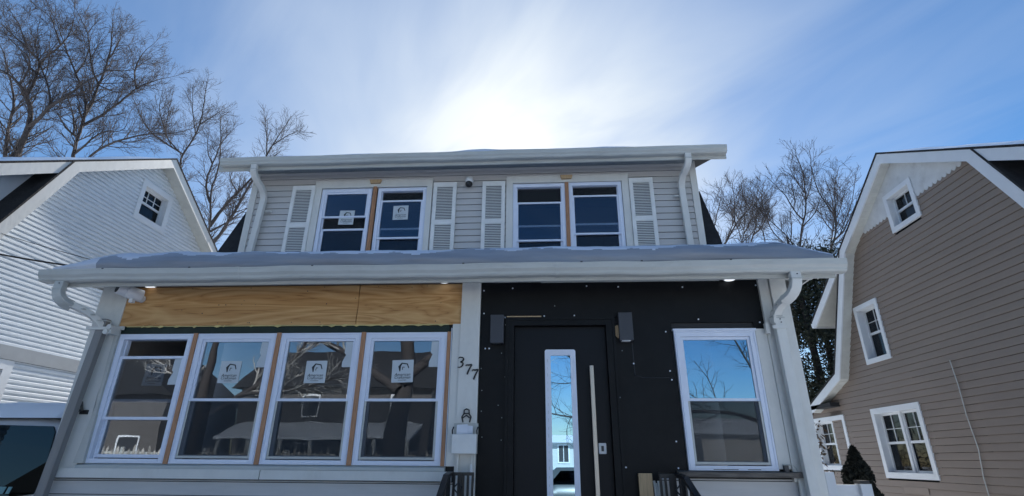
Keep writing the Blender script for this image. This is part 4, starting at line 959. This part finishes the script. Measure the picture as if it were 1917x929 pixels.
# ================================================================== RIGHT YARD: fence, conifer, snowy shrub
f = thing('vinyl_fence', 'white vinyl fence with black capped post beside the right downspout', 'fence', (3.4, 6.6, 0))
MB().box(3.24, 3.50, 6.60, 6.66, .2, 1.43).build('gate_panel', M['plastic'], f)
MB().box(3.50, 3.62, 6.55, 6.67, 0, 1.44).build('post', M['trimw'], f)
MB().box(3.495, 3.60, 6.54, 6.67, 1.44, 1.475).build('post_cap', M['iron'], f)
MB().box(3.14, 3.24, 6.55, 6.65, 0, 1.56).build('post', M['trimw'], f)
MB().box(2.38, 3.14, 6.58, 6.62, 1.42, 1.50).build('rail', M['trimw'], f)
for i in range(5): MB().box(2.40+i*.15, 2.53+i*.15, 6.59, 6.61, .2, 1.42).build('picket', M['trimw'], f)
def leaf_blob(name, pts_fn, n, size, m_, parent, seed=1, asp=(.5, 1.0)):
    r = np.random.default_rng(seed); P = pts_fn(r, n); n = len(P)
    a = r.normal(size=(n, 3)); a /= np.linalg.norm(a, axis=1)[:, None]; b_ = np.cross(a, r.normal(size=(n, 3))); b_ /= np.linalg.norm(b_, axis=1)[:, None]
    s_ = size*r.uniform(.5, 1.3, (n, 1)); V_ = np.stack([P-a*s_*asp[1], P+b_*s_*asp[0], P+a*s_*asp[1], P-b_*s_*asp[0]], 1).reshape(-1, 3)
    return np_mesh(name, V_, np.arange(4*n).reshape(-1, 4), m_, parent)
def np_mesh(name, V_, F, m_, parent=None, smooth=False):
    P = np.array(LOC[parent.name]) if parent else np.zeros(3)
    me = bpy.data.meshes.new(name); nf = len(F)
    me.vertices.add(len(V_)); me.vertices.foreach_set('co', (V_-P).astype(np.float32).ravel())
    me.loops.add(nf*4); me.loops.foreach_set('vertex_index', F.astype(np.int32).ravel())
    me.polygons.add(nf); me.polygons.foreach_set('loop_start', np.arange(0, nf*4, 4, dtype=np.int32)); me.polygons.foreach_set('loop_total', np.full(nf, 4, dtype=np.int32))
    if smooth: me.polygons.foreach_set('use_smooth', np.ones(nf, dtype=bool))
    me.materials.append(m_); me.update(calc_edges=True)
    o = bpy.data.objects.new(name, me); COL.objects.link(o)
    if parent: o.parent = parent
    LOC[o.name] = Vector(P); return o
cf = thing('conical_shrub', 'dark conical evergreen shrub standing in front of the taupe house wall', 'shrub', (4.22, 8.0, 0))
MB().tube([(4.22, 8.0, 0), (4.25, 8.0, 1.5)], [.05, .02], 8).build('trunk', M['bark'], cf)
def cone_pts(cx, cy, z0, z1, r0):
    def f_(r, n):
        t = r.uniform(0, 1, n)**.8; z = z0+(z1-z0)*t; rad = r0*(1-t**1.7)**.75*np.sqrt(r.uniform(.25, 1, n))*(1+.13*np.sin(z*17+r.uniform(0, .5, n)))
        an = r.uniform(0, 6.283, n); return np.stack([cx+rad*np.cos(an)+.06*(z-z0)/(z1-z0), cy+rad*np.sin(an), z], 1)
    return f_
leaf_blob('foliage', cone_pts(4.22, 8.0, .1, 1.87, .40), 14000, .030, M['fir'], cf, 3)
# shrub with snow and brown leaves
sh = thing('leafy_shrub', 'brown leaved shrub capped with snow beside the right downspout', 'shrub', (3.75, 8.6, 0))
MB().tube([(3.72, 8.6, 0), (3.72, 8.6, 1.6), (3.70, 8.6, 2.1)], [.04, .02, .01], 6).tube([(3.75, 8.6, .4), (3.85, 8.55, 1.2), (3.95, 8.5, 1.7)], [.02, .015, .006], 6).build('stem', M['bark'], sh)
leaf_blob('foliage', lambda r, n: np.concatenate([np.array([3.88, 8.6, 1.45])+r.normal(size=(n//2, 3))*[.16, .2, .26], np.array([4.05, 8.6, 2.0])+r.normal(size=(n//3, 3))*[.06, .12, .14], ]), 700, .035, M['rust'], sh, 5)
leaf_blob('leaf_snow', lambda r, n: np.array([4.0, 8.58, 1.75])+r.normal(size=(n, 3))*[.09, .12, .26], 110, .03, M['snow'], sh, 6, (.8, .8))
# ================================================================== TREES
def branch_set(seed):
    return np.random.default_rng(seed)
def tubes_np(branches, sides):
    "branches: list of (pts (n,3), radii (n,)) -> verts, quads"
    groups = {}
    for p, r in branches: groups.setdefault(len(p), []).append((p, r))
    VV = []; FF = []; base = 0
    for n, lst in groups.items():
        P = np.stack([a for a, _ in lst]); R = np.stack([b_ for _, b_ in lst]); T = np.gradient(P, axis=1); T /= np.linalg.norm(T, axis=2)[..., None]+1e-9
        ref = np.array([.31, .87, .12]); U = np.cross(T, ref); U /= np.linalg.norm(U, axis=2)[..., None]+1e-9; Wv = np.cross(T, U)
        a = np.arange(sides)*2*np.pi/sides
        Vx = P[:, :, None]+(U[:, :, None]*np.cos(a)[None, None, :, None]+Wv[:, :, None]*np.sin(a)[None, None, :, None])*R[:, :, None, None]
        m_ = len(lst); VV.append(Vx.reshape(-1, 3))
        idx = base+np.arange(m_*n*sides).reshape(m_, n, sides); nx_ = np.roll(idx, -1, 2)
        FF.append(np.stack([idx[:, :-1], nx_[:, :-1], nx_[:, 1:], idx[:, 1:]], -1).reshape(-1, 4)); base += m_*n*sides
    return np.concatenate(VV), np.concatenate(FF)
def resample(pts, step):
    d = np.r_[0, np.cumsum(np.linalg.norm(np.diff(pts, axis=0), axis=1))]; n = max(3, int(d[-1]/step)+1); s_ = np.linspace(0, d[-1], n)
    # smooth interpolation
    out = np.stack([np.interp(s_, d, pts[:, k]) for k in range(3)], 1)
    for _ in range(2): out[1:-1] = out[1:-1]*.5+(out[:-2]+out[2:])*.25
    return out, d[-1]
def grow(r, start, d, length, rad, nseg, wob, upw):
    pts = [start]; d = d/np.linalg.norm(d)
    for i in range(nseg):
        d = d+r.normal(size=3)*wob+np.array([0, 0, upw]); d /= np.linalg.norm(d); pts.append(pts[-1]+d*length/nseg)
    return np.array(pts), np.linspace(rad, rad*.35, nseg+1)
def side_dir(r, t, ang):
    a = r.normal(size=3); a -= t*a.dot(t); a /= np.linalg.norm(a); return t*math.cos(ang)+a*math.sin(ang)
def spawn(r, parent, spacing, start_f, len_rng, rad_k, nseg, wob, upw, ang=(.5, .95), maxr=9, lenfall=.45):
    out = []
    for P, R in parent:
        seg = np.linalg.norm(np.diff(P, axis=0), axis=1); d = np.r_[0, np.cumsum(seg)]; L_ = d[-1]; s_ = L_*start_f+r.uniform(0, spacing)
        while s_ < L_:
            i = min(int(np.searchsorted(d, s_))-1, len(P)-2); i = max(i, 0); f = (s_-d[i])/max(seg[i], 1e-6); p = P[i]+(P[i+1]-P[i])*f; t = (P[i+1]-P[i])/max(seg[i], 1e-6)
            rr = R[i]*(1-f)+R[i+1]*f; fl = 1-lenfall*s_/L_
            out.append(grow(r, p, side_dir(r, t, r.uniform(*ang)), r.uniform(*len_rng)*fl, min(rr*rad_k, maxr), nseg, wob, upw)); s_ += spacing*r.uniform(.6, 1.4)
        # fine tip continuing
    return out
def traced_tree(name, label, data, seed, dens=1.0, group=None, yamp=1.2, l2=(1.0, 2.2), lead=(.8, 1.4), leaf=True, twr=.0060):
    Y, limbs = data; r = np.random.default_rng(seed)
    main = []; x0, z0 = limbs[0][1][0]
    T = thing(name, label, 'tree', (x0, Y, 0), group)
    done = []          # (x, z, dy) of every point laid so far: limbs join what they spring from
    for k, (rad, pts) in enumerate(limbs):
        pts = list(pts)
        if k == 0: pts = [(pts[0][0]+.25, 0.0)] + [(pts[0][0]+.1, pts[0][1]*.5)] + pts
        dys = np.cumsum(r.normal(size=len(pts))*yamp*.22)
        if k == 0: dys = dys*.3; dys[:3] = 0
        else:
            dd = [math.hypot(a-pts[0][0], b_-pts[0][1]) for a, b_, _ in done]; q = int(np.argmin(dd))
            dys += (done[q][2] if dd[q] < 1.2 else 0)-dys[0]
            if dd[q] < .6: pts[0] = done[q][:2]
        P2, L_ = resample(np.array([(x, z, dy) for (x, z), dy in zip(pts, dys)]), .35)
        done += [tuple(v) for v in P2]
        f = (Y+P2[:, 2])/Y      # a limb that leans nearer or farther keeps its bearing
        if k == 0: f = np.where(P2[:, 1] < 6, 1.0, f)
        P = np.stack([P2[:, 0]*f, Y+P2[:, 2], EYE+(P2[:, 1]-EYE)*f], 1)
        P[1:-1] += r.normal(size=(len(P)-2, 3))*.012
        R = np.linspace(rad*.88, max(rad*.16, .012), len(P)) if k else np.linspace(rad*1.1, .018, len(P))
        main.append((P, R))
    V_, F = tubes_np(main, 8); np_mesh('trunk', V_, F, M['bark'], T, True)
    cut = []
    for (P, R) in main:
        m_ = P[:, 2] > 7.0
        if m_.sum() > 3: cut.append((P[m_], R[m_]))
    L2 = spawn(r, cut, .40/dens, .12, l2, .48, 6, .09, .09, maxr=.034, lenfall=.6)
    # tips: continue each limb as a fine leader
    for P, R in cut: L2.append(grow(r, P[-1], P[-1]-P[-3], r.uniform(*lead), .014, 6, .07, .08)); 
    L3 = spawn(r, L2, .24/dens, .15, (.5, 1.15), .60, 4, .09, .09, maxr=.016)
    L4 = spawn(r, L3, .17/dens, .2, (.22, .55), .75, 2, .08, .09, maxr=.010)
    for bs in (L2, L3, L4):
        for i, (p, q) in enumerate(bs): bs[i] = (p, np.maximum(q, twr if bs is not L4 else twr*.75))
    V1, F1 = tubes_np(L2+L3, 4); V2, F2 = tubes_np(L4, 3)
    np_mesh('crown', np.concatenate([V1, V2]), np.concatenate([F1, F2+len(V1)]), M['twig'], T)
    return len(F1)+len(F2)
TREE_A = (20, [
  (0.193, [(-25.83, 14.65), (-26.07, 15.29), (-26.49, 16.66), (-26.68, 17.82), (-27.0, 18.8), (-27.62, 19.82), (-28.19, 20.76), (-28.83, 21.85), (-29.44, 22.6)]),
  (0.210, [(-25.37, 13.78), (-25.44, 15.27), (-25.44, 16.42), (-25.41, 16.93), (-25.82, 18.1), (-26.35, 18.77), (-26.97, 19.57), (-27.91, 20.29), (-28.77, 20.73)]),
  (0.113, [(-25.39, 16.88), (-25.01, 17.44), (-24.82, 18.17), (-24.23, 18.58), (-23.82, 18.99), (-23.44, 19.53), (-22.92, 19.95), (-22.31, 20.37)]),
  (0.089, [(-26.35, 18.77), (-26.24, 19.21), (-26.29, 20.22), (-26.38, 21.02), (-26.81, 21.34), (-27.67, 22.15), (-28.98, 23.19), (-30.23, 24.27)]),
  (0.064, [(-26.35, 20.96), (-26.12, 21.42), (-25.61, 22.17), (-25.41, 23.0), (-25.61, 24.14)]),
  (0.054, [(-26.99, 19.68), (-26.93, 20.24), (-26.85, 21.05), (-28.17, 22.18), (-29.86, 23.61)]),
  (0.062, [(-24.77, 18.17), (-25.1, 18.94), (-25.5, 19.62), (-25.99, 20.32), (-26.67, 21.21), (-27.3, 22.61), (-27.57, 23.99)]),
  (0.078, [(-27.58, 17.64), (-27.17, 17.31), (-26.45, 16.56)]),
  (0.062, [(-26.67, 17.92), (-26.37, 18.34), (-26.15, 18.49)]),
  (0.048, [(-25.61, 22.17), (-26.95, 24.21), (-28.49, 25.33)]),
  (0.048, [(-27.67, 22.15), (-28.51, 23.54), (-30.19, 25.43)]),
  (0.034, [(-26.14, 16.34), (-25.67, 16.07)]),
])
TREE_B = (21, [
  (0.175, [(-23.2, 14.3), (-23.68, 15.91), (-23.77, 16.85), (-23.8, 18.02), (-23.94, 18.8), (-24.55, 19.96), (-25.32, 21.04), (-26.16, 22.29), (-26.83, 23.32), (-27.82, 24.92)]),
  (0.101, [(-23.79, 18.13), (-23.69, 19.13), (-23.78, 20.27), (-23.67, 21.2), (-23.82, 22.54), (-24.1, 23.81), (-24.49, 24.99)]),
  (0.066, [(-23.73, 20.27), (-24.44, 21.24), (-25.05, 22.6), (-25.56, 23.89), (-27.02, 25.94)]),
  (0.090, [(-23.59, 17.42), (-22.83, 18.26), (-22.13, 19.06), (-21.58, 19.92), (-21.05, 20.27), (-19.88, 20.56)]),
  (0.056, [(-21.59, 19.89), (-22.04, 21.25), (-21.88, 22.45), (-21.47, 22.92)]),
  (0.062, [(-23.46, 15.95), (-22.92, 16.82), (-22.42, 17.28), (-21.52, 17.09), (-21.23, 17.29), (-21.41, 17.94)]),
  (0.070, [(-22.84, 15.48), (-22.65, 15.88), (-22.03, 16.37), (-21.39, 16.66), (-20.61, 16.84), (-19.91, 16.98), (-18.79, 16.89), (-17.85, 17.17)]),
  (0.039, [(-21.43, 16.51), (-20.35, 16.44), (-20.22, 16.78), (-19.59, 16.81)]),
  (0.067, [(-24.15, 16.86), (-24.49, 17.3), (-25.1, 18.07), (-25.82, 18.87)]),
  (0.063, [(-24.1, 16.86), (-24.29, 17.93), (-24.97, 19.06), (-25.73, 20.24)]),
  (0.047, [(-23.64, 21.2), (-22.57, 21.09), (-21.62, 21.23)]),
  (0.041, [(-23.44, 20.14), (-22.27, 19.52), (-21.72, 19.61)]),
  (0.048, [(-25.32, 21.04), (-25.04, 21.99), (-25.26, 23.24)]),
  (0.043, [(-23.7, 22.17), (-23.46, 23.02), (-23.72, 24.17)]),
])
TREE_C = (24, [
  (0.147, [(-19.88, 14.84), (-20.23, 16.38), (-20.46, 17.57), (-19.95, 18.78), (-19.89, 19.75), (-19.93, 20.76), (-20.19, 22.86)]),
  (0.058, [(-20.51, 17.57), (-21.55, 18.42), (-22.45, 19.0), (-23.32, 19.88), (-24.17, 21.07), (-24.7, 21.98)]),
  (0.053, [(-21.11, 17.46), (-21.83, 18.98), (-22.04, 20.41), (-22.1, 21.58)]),
  (0.047, [(-19.89, 19.75), (-19.19, 20.16), (-18.71, 20.71)]),
  (0.042, [(-19.87, 18.91), (-20.58, 20.78), (-21.0, 22.43)]),
  (0.042, [(-21.83, 18.98), (-22.73, 20.87), (-22.85, 22.21)]),
])
TREE_D = (23, [
  (0.113, [(-16.74, 10.63), (-16.95, 12.39), (-16.93, 12.85), (-17.23, 13.78), (-17.4, 14.73), (-17.3, 15.46), (-17.28, 16.33), (-17.64, 18.15), (-18.01, 19.51)]),
  (0.075, [(-17.67, 13.79), (-17.76, 14.86), (-17.78, 16.09), (-17.56, 16.84), (-17.55, 17.75), (-16.94, 18.65)]),
  (0.105, [(-16.91, 12.67), (-16.41, 13.76), (-16.11, 14.34), (-15.66, 14.81), (-15.35, 15.4), (-14.74, 16.25), (-14.19, 16.87)]),
  (0.102, [(-16.47, 11.28), (-16.34, 12.04), (-15.87, 13.28), (-15.56, 14.33), (-15.07, 15.64), (-14.75, 16.88), (-14.38, 17.9), (-13.91, 19.08)]),
  (0.062, [(-16.74, 12.39), (-15.9, 12.94), (-15.1, 13.67)]),
  (0.044, [(-14.74, 16.82), (-14.98, 18.06), (-15.28, 19.0)]),
  (0.039, [(-14.51, 17.39), (-14.04, 17.89), (-13.43, 18.26)]),
  (0.039, [(-17.81, 16.22), (-18.23, 17.25), (-18.37, 18.3)]),
  (0.043, [(-15.94, 14.57), (-16.57, 15.44), (-16.65, 16.31)]),
])
TREE_E = (22, [
  (0.092, [(11.09, 8.94), (11.43, 10.39), (11.65, 11.17), (11.85, 11.73), (12.11, 12.28), (12.25, 13.14), (12.36, 13.99), (12.39, 14.62), (12.24, 15.29)]),
  (0.042, [(11.82, 11.82), (11.61, 12.2), (11.45, 12.98), (11.06, 13.66), (10.74, 14.07)]),
  (0.034, [(11.88, 11.65), (12.21, 11.9), (12.56, 12.36), (12.98, 13.12)]),
  (0.027, [(12.25, 13.14), (12.06, 13.69), (11.9, 14.19), (11.76, 14.7)]),
  (0.027, [(12.26, 13.02), (12.71, 13.8), (12.77, 14.48), (12.89, 15.17)]),
  (0.024, [(11.73, 12.55), (11.8, 13.15), (11.76, 13.76)]),
])
TREE_F = (21, [
  (0.082, [(11.63, 8.84), (12.06, 9.73), (12.43, 10.44), (12.65, 10.92), (12.75, 11.24), (12.68, 11.69), (12.35, 12.43), (12.19, 13.18), (12.24, 13.77)]),
  (0.040, [(12.66, 10.97), (12.8, 11.91), (12.99, 12.99), (13.33, 13.8)]),
  (0.049, [(12.39, 10.28), (12.84, 10.7), (13.23, 11.34), (13.7, 12.11)]),
  (0.025, [(12.75, 11.24), (13.07, 11.9), (13.35, 12.69)]),
  (0.025, [(12.84, 10.7), (13.65, 12.34), (14.02, 13.49)]),
])
TREE_G = (24, [
  (0.056, [(12.13, 9.89), (12.31, 11.06), (12.27, 11.67), (11.91, 12.11), (11.36, 12.75), (11.13, 13.33), (10.74, 13.72)]),
  (0.034, [(12.27, 11.67), (12.35, 12.41), (12.39, 13.17)]),
  (0.034, [(11.85, 11.19), (11.63, 11.8), (11.26, 12.31), (11.25, 13.07), (11.03, 13.72), (11.39, 14.83)]),
  (0.028, [(10.92, 11.51), (10.95, 12.31), (10.82, 12.82), (10.18, 13.03)]),
])
TREE_H = (22, [
  (0.047, [(8.07, 9.51), (8.19, 10.55), (8.02, 11.24), (7.84, 11.82), (7.6, 12.29)]),
  (0.047, [(8.24, 10.5), (8.53, 11.23), (8.84, 11.74), (9.31, 12.25), (10.11, 13.01)]),
  (0.031, [(8.22, 11.0), (8.51, 11.46), (8.84, 11.74), (8.93, 12.5), (9.04, 13.22), (9.0, 13.65)]),
  (0.027, [(8.06, 11.7), (8.27, 12.63), (8.48, 13.54)]),
])
TREE_I = (25, [
  (0.038, [(10.09, 10.88), (10.24, 11.94), (10.14, 12.78), (10.06, 13.44), (9.81, 14.12)]),
  (0.027, [(10.46, 11.94), (10.48, 12.78), (10.57, 13.7), (10.93, 14.78)]),
  (0.027, [(10.25, 12.01), (10.79, 12.51), (11.27, 13.29)]),
])
TREE_J = (17, [
  (0.053, [(8.05, 5.31), (8.28, 5.94), (8.47, 6.76), (8.52, 7.44), (8.82, 8.43)]),
  (0.042, [(8.16, 5.1), (8.38, 5.94), (8.65, 7.04), (8.97, 7.96), (9.22, 8.54)]),
  (0.021, [(8.38, 6.49), (8.2, 6.88), (8.04, 7.11)]),
])

g = 'bare winter trees behind the houses'
def shifted(data, Y2, dx, dz):      # another tree of the same habit, farther back
    return (Y2, [(r_, [(x+dx, z+dz) for x, z in p_]) for r_, p_ in data[1]])
tot = 0
for nm_, lab, dat, sd, dn in (('bare_tree', 'large bare tree with thick forking limbs at the far left edge, above the white house', TREE_A, 1, 1.65),
    ('bare_tree', 'large spreading bare tree above the white house, one long low limb reaching right', TREE_B, 2, 1.65),
    ('bare_tree', 'slender bare tree rising above the peak of the white house', TREE_C, 3, 1.7),
    ('bare_tree', 'bare tree with long leaning limbs between the white house and the dormer gutter', TREE_D, 4, 1.7),
    ('bare_tree', 'tallest bare tree on the right with a pale upright trunk behind the porch roof snow', TREE_E, 5, 1.5),
    ('bare_tree', 'bare tree with a curved trunk leaning against the taupe house rake', TREE_F, 6, 1.5),
    ('bare_tree', 'low wide bare tree left of the tallest one on the right', TREE_G, 7, 1.8),
    ('bare_tree', 'forked bare tree nearest the dark roof edge right of the dormer', TREE_H, 8, 1.8),
    ('bare_tree', 'small thin bare tree between the forked tree and the low wide tree', TREE_I, 9, 1.8),
    ('bare_tree', 'narrow bare tree seen between the right downspout and the evergreen', TREE_J, 10, 1.0),
    ('bare_tree', 'faint bare tree farther back, just right of the dark roof edge beside the dormer', shifted(TREE_H, 30, 4.4, 4.2), 11, 1.5),
    ('bare_tree', 'faint bare tree farther back, left of the tallest one on the right', shifted(TREE_F, 29, 0.2, 3.8), 12, 1.5),
    ('bare_tree', 'faint bare tree farther back, right of the tallest one on the right', shifted(TREE_E, 30, 5.9, 3.0), 13, 1.5)):
    tot += traced_tree(nm_, lab, dat, sd, dn, g, l2=(1.2, 2.5) if sd < 3 else (.75, 1.6) if sd < 5 else (.6, 1.35), lead=(.8, 1.4) if sd < 3 else (.15, .5))
print('tree quads', tot)
tl = leaf_blob('treeline', lambda r, n: np.stack([r.uniform(-60, 60, n), r.uniform(44, 50, n), np.abs(r.normal(size=n))*1.9+.2], 1), 26000, .35, M['bark'], None, 31, (.12, 1.0))
tag(tl, 'far low thicket of bare trees behind the back yards', 'thicket', kind='stuff')
# evergreen between the houses
ev = thing('evergreen_tree', 'tall dark evergreen tree filling the gap between the porch and the taupe house', 'tree', (8.2, 16, 0))
MB().tube([(8.05, 16, 0), (8.1, 16, 4), (8.0, 16, 8.5)], [.16, .12, .03], 8).tube([(8.6, 16.3, 0), (8.65, 16.3, 4), (8.75, 16.3, 8)], [.14, .1, .03], 8).build('trunk', M['bark'], ev)
def ev_pts(r, n):
    c = []
    for k in range(190):
        z = r.uniform(1.2, 7.9); rad = 1.55*(1-((z-1)/8.3)**1.6)+.2; a = r.uniform(0, 6.283); q = rad*math.sqrt(r.uniform(.1, 1))
        c.append((8.45+q*math.cos(a), 16.2+q*math.sin(a), z, r.uniform(.16, .36)))
    c = np.array(c); k = r.integers(0, len(c), n); return c[k, :3]+r.normal(size=(n, 3))*c[k, 3:4]*[1.25, 1.25, .75]
leaf_blob('crown', ev_pts, 60000, .062, M['needle'], ev, 11, (.35, 1.0))

# ================================================================== ACROSS THE STREET (seen mirrored in the glass)
FH = thing('street_house', 'white house across the street, mirrored in the narrow door glass', 'house', (1.6, -34, 0))
MB().box(-3.0, 6.5, -42, -34, 0, 3.05).build('wall', M['housefar'], FH)
MB().prism([(-33.5, 3.0), (-38, 3.75), (-42.5, 3.3)], 'x', -3.3, 6.8).build('roof', M['snow'], FH)
MB().box(-3.35, 6.85, -33.55, -33.4, 2.95, 3.02).build('gutter', M['soffit'], FH)
for x in (-1.6, .95, 3.6):
    w = MB().box(x, x+.95, -33.99, -33.92, 1.5, 2.9).build('window', M['plastic'], FH)
    MB().box(x+.1, x+.45, -33.915, -33.91, 1.6, 2.8).box(x+.5, x+.85, -33.915, -33.91, 1.6, 2.8).build('pane', M['dark'], w)
BH = thing('brick_house', 'dark brick house with snowy porch across the street, mirrored in the porch windows', 'house', (-14, -24, 0))
MB().box(-20.5, -7.5, -34, -25, 0, 6.2).build('wall', M['brick'], BH)
MB().prism([(-24.4, 6.1), (-29.5, 9.4), (-34.6, 6.1)], 'x', -21, -7).build('roof', M['shingle'], BH)
MB().prism([(-21.8, 2.9), (-25, 3.9), (-25, 3.7), (-21.8, 2.75)], 'x', -20, -8).build('porch_roof', M['snow'], BH)
for i in range(7): MB().box(-19.8+i*1.92, -19.6+i*1.92, -22.1, -21.9, .6, 2.8).build('column', M['housefar'], BH)
for i in range(40): MB().box(-19.8+i*.3, -19.72+i*.3, -22.05, -22.0, .6, 1.5).build('baluster', M['housefar'], BH)
for i in range(4):
    for z in (1.2, 4.2):
        w = MB().box(-19.2+i*3, -18.0+i*3, -24.99, -24.9, z, z+1.5).build('window', M['plastic'], BH)
        MB().box(-19.1+i*3, -18.1+i*3, -24.895, -24.89, z+.1, z+1.4).build('pane', M['dark'], w)
GH = thing('street_house', 'dark gabled house with a dark roof across the street, mirrored in the leftmost porch windows', 'house', (-28, -22, 0))
MB().box(-33, -23.5, -30, -22, 0, 5.4).build('wall', M['brick'], GH)
MB().prism([(-33.6, 5.3), (-28.2, 9.2), (-22.9, 5.3)], 'y', -30.5, -21.5).build('roof', M['shingle'], GH)
for i in range(3):
    w = MB().box(-31.8+i*2.9, -30.4+i*2.9, -21.99, -21.9, 1.2, 2.9).build('window', M['plastic'], GH)
    MB().box(-31.7+i*2.9, -30.5+i*2.9, -21.895, -21.89, 1.3, 2.8).build('pane', M['dark'], w)
RH = thing('street_house', 'grey house across the street, mirrored in the right window', 'house', (14, -26, 0))
MB().box(10, 20, -34, -26, 0, 3.4).build('wall', M['siding'], RH)
MB().prism([(-25.5, 3.4), (-30, 4.5), (-34.5, 3.4)], 'x', 9.5, 20.5).build('roof', M['snow'], RH)
CAR = thing('parked_car', 'grey car with a white rear parked across the street, mirrored low in the door glass', 'car', (1.2, -8, 0))
def csec(x, hw, zb, zt, tw):
    return [(x, -8.0+a, b_) for a, b_ in [(-hw, zb), (-hw, .75), (-tw, zt), (tw, zt), (hw, .75), (hw, zb)]]
loft([csec(-1.1, .8, .35, .8, .7), csec(-1.0, .88, .25, .95, .75), csec(-.3, .9, .22, .98, .76), csec(.35, .9, .22, 1.46, .62), csec(1.9, .9, .22, 1.48, .62), csec(2.7, .9, .22, 1.02, .75), csec(3.3, .85, .3, .95, .72)], 'body', M['greypaint'], CAR)
for x in (-.2, 2.5):
    for y in (-8.85, -7.35):
        t = MB().disc((x, y, .32), .32, .2, 'y', 20).build('wheel', M['tyre'], CAR); MB().disc((x, y-.01, .32), .2, .22, 'y', 14).build('rim', M['steel'], t)
MB().prism([(.1, 1.0), (.45, 1.38), (1.85, 1.40), (2.4, 1.02)], 'y', -7.22, -7.18).build('side_window', M['carglass'], CAR)
# street tree whose trunk and branches show in the glass
ST = (-8.5, [(.42, [(-5.2, 0.2), (-5.1, 2.5), (-4.9, 4.6), (-5.2, 7.0), (-5.0, 10.5)]), (.2, [(-5.0, 4.2), (-3.6, 5.4), (-2.2, 6.6), (-1.2, 8.6)]), (.18, [(-5.1, 3.9), (-6.8, 5.0), (-8.8, 6.0), (-10.5, 7.6)]), (.12, [(-3.6, 5.4), (-1.8, 5.2), (.4, 5.6), (1.6, 6.4)]), (.10, [(-2.2, 6.6), (-.4, 7.6), (.9, 9.0)]), (.1, [(-6.8, 5.0), (-7.6, 6.8), (-7.8, 8.8)])])
def street_tree(lab, data, seed, dens, tm='twig'):
    Y, limbs = data; r = np.random.default_rng(seed); T = thing('street_tree', lab, 'tree', (limbs[0][1][0][0], Y, 0), 'street trees mirrored in the glass'); main = []
    for k, (rad, pts) in enumerate(limbs):
        P = np.array([(x, Y+.3*math.sin(i*2+k), z) for i, (x, z) in enumerate(pts)]); 
        if k == 0: P[0, 2] = 0
        P, L_ = resample(P, .4); main.append((P, np.linspace(rad, rad*.3, len(P))))
    V_, F = tubes_np(main, 8); np_mesh('trunk', V_, F, M['bark'], T, True)
    L2 = spawn(r, main[1:], .6/dens, .2, (1.2, 2.4), .5, 6, .16, .05, maxr=.05); L3 = spawn(r, L2, .4/dens, .15, (.6, 1.2), .6, 4, .16, .05, maxr=.025); L4 = spawn(r, L3, .3/dens, .2, (.3, .6), .7, 2, .14, .05, maxr=.014)
    V1, F1 = tubes_np(L2+L3, 4); V2, F2 = tubes_np(L4, 3); np_mesh('crown', np.concatenate([V1, V2]), np.concatenate([F1, F2+len(V1)]), M[tm], T)
street_tree('thick trunked street tree mirrored in the porch window nearest the house number', ST, 21, 2.2, 'frost')
ST2 = (-9.0, [(.3, [(8.2, 0.2), (8.1, 3.0), (8.3, 6.0), (8.2, 9.0)]), (.07, [(8.1, 2.6), (6.6, 3.2), (5.0, 3.3), (3.2, 3.1), (1.2, 3.0), (-.2, 3.3)]), (.12, [(8.25, 5.0), (9.0, 6.4), (9.6, 8.2)]), (.035, [(5.0, 3.3), (3.8, 4.3), (2.4, 4.6), (.6, 4.1), (-.3, 4.5)]), (.06, [(2.4, 4.6), (1.2, 5.0), (.2, 5.6)]), (.06, [(8.1, 3.4), (7.2, 4.8), (6.6, 6.4)])])
street_tree('street tree mirrored in the right window and the door glass', ST2, 22, 2.2)
ST3 = (-12.0, [(.3, [(-14.6, 0.2), (-14.5, 3.0), (-14.7, 6.0), (-14.6, 9.0)]), (.15, [(-14.5, 3.0), (-12.8, 4.2), (-11.0, 5.6), (-9.6, 7.8)]), (.14, [(-14.6, 3.6), (-16.0, 5.0), (-18.0, 6.2)]), (.1, [(-12.8, 4.2), (-10.6, 4.4), (-8.4, 5.0)])])
street_tree('street tree mirrored in the two leftmost porch windows', ST3, 23, 2.2, 'frost')
pf = thing('picket_fence', 'pale picket fence across the street, mirrored low in the porch windows', 'fence', (-12, -15, 0))
for x in range(-24, -2, 4): MB().box(x-.06, x+.06, -15.06, -14.94, 0, 2.1).build('post', M['housefar'], pf)
for z in (.6, 1.8): MB().box(-24, -4, -15.02, -14.98, z, z+.1).build('rail', M['housefar'], pf)
for k in range(76): MB().prism([(-23.9+k*.26, .1), (-23.77+k*.26, .1), (-23.77+k*.26, 1.95+.1*math.sin(k*2.3)), (-23.83+k*.26, 2.1+.1*math.sin(k*2.3)), (-23.9+k*.26, 1.95+.1*math.sin(k*2.3))], 'y', -14.975, -14.95).build('picket', M['frost'], pf)
# overhead wires across the street
for k, (z, y) in enumerate(((5.3, -4.5), (5.55, -4.5), (6.3, -4.5), (7.4, -5.0))):
    tag(MB().tube(sag((-30, y, z+.5), (30, y, z+1.0), 1.1, 40), .02, 5).build('street_wire', M['cable'], None), ('lowest', 'second lowest', 'third', 'highest')[k]+' overhead street wire mirrored in the right window', 'wire', 'street wires mirrored in the glass')
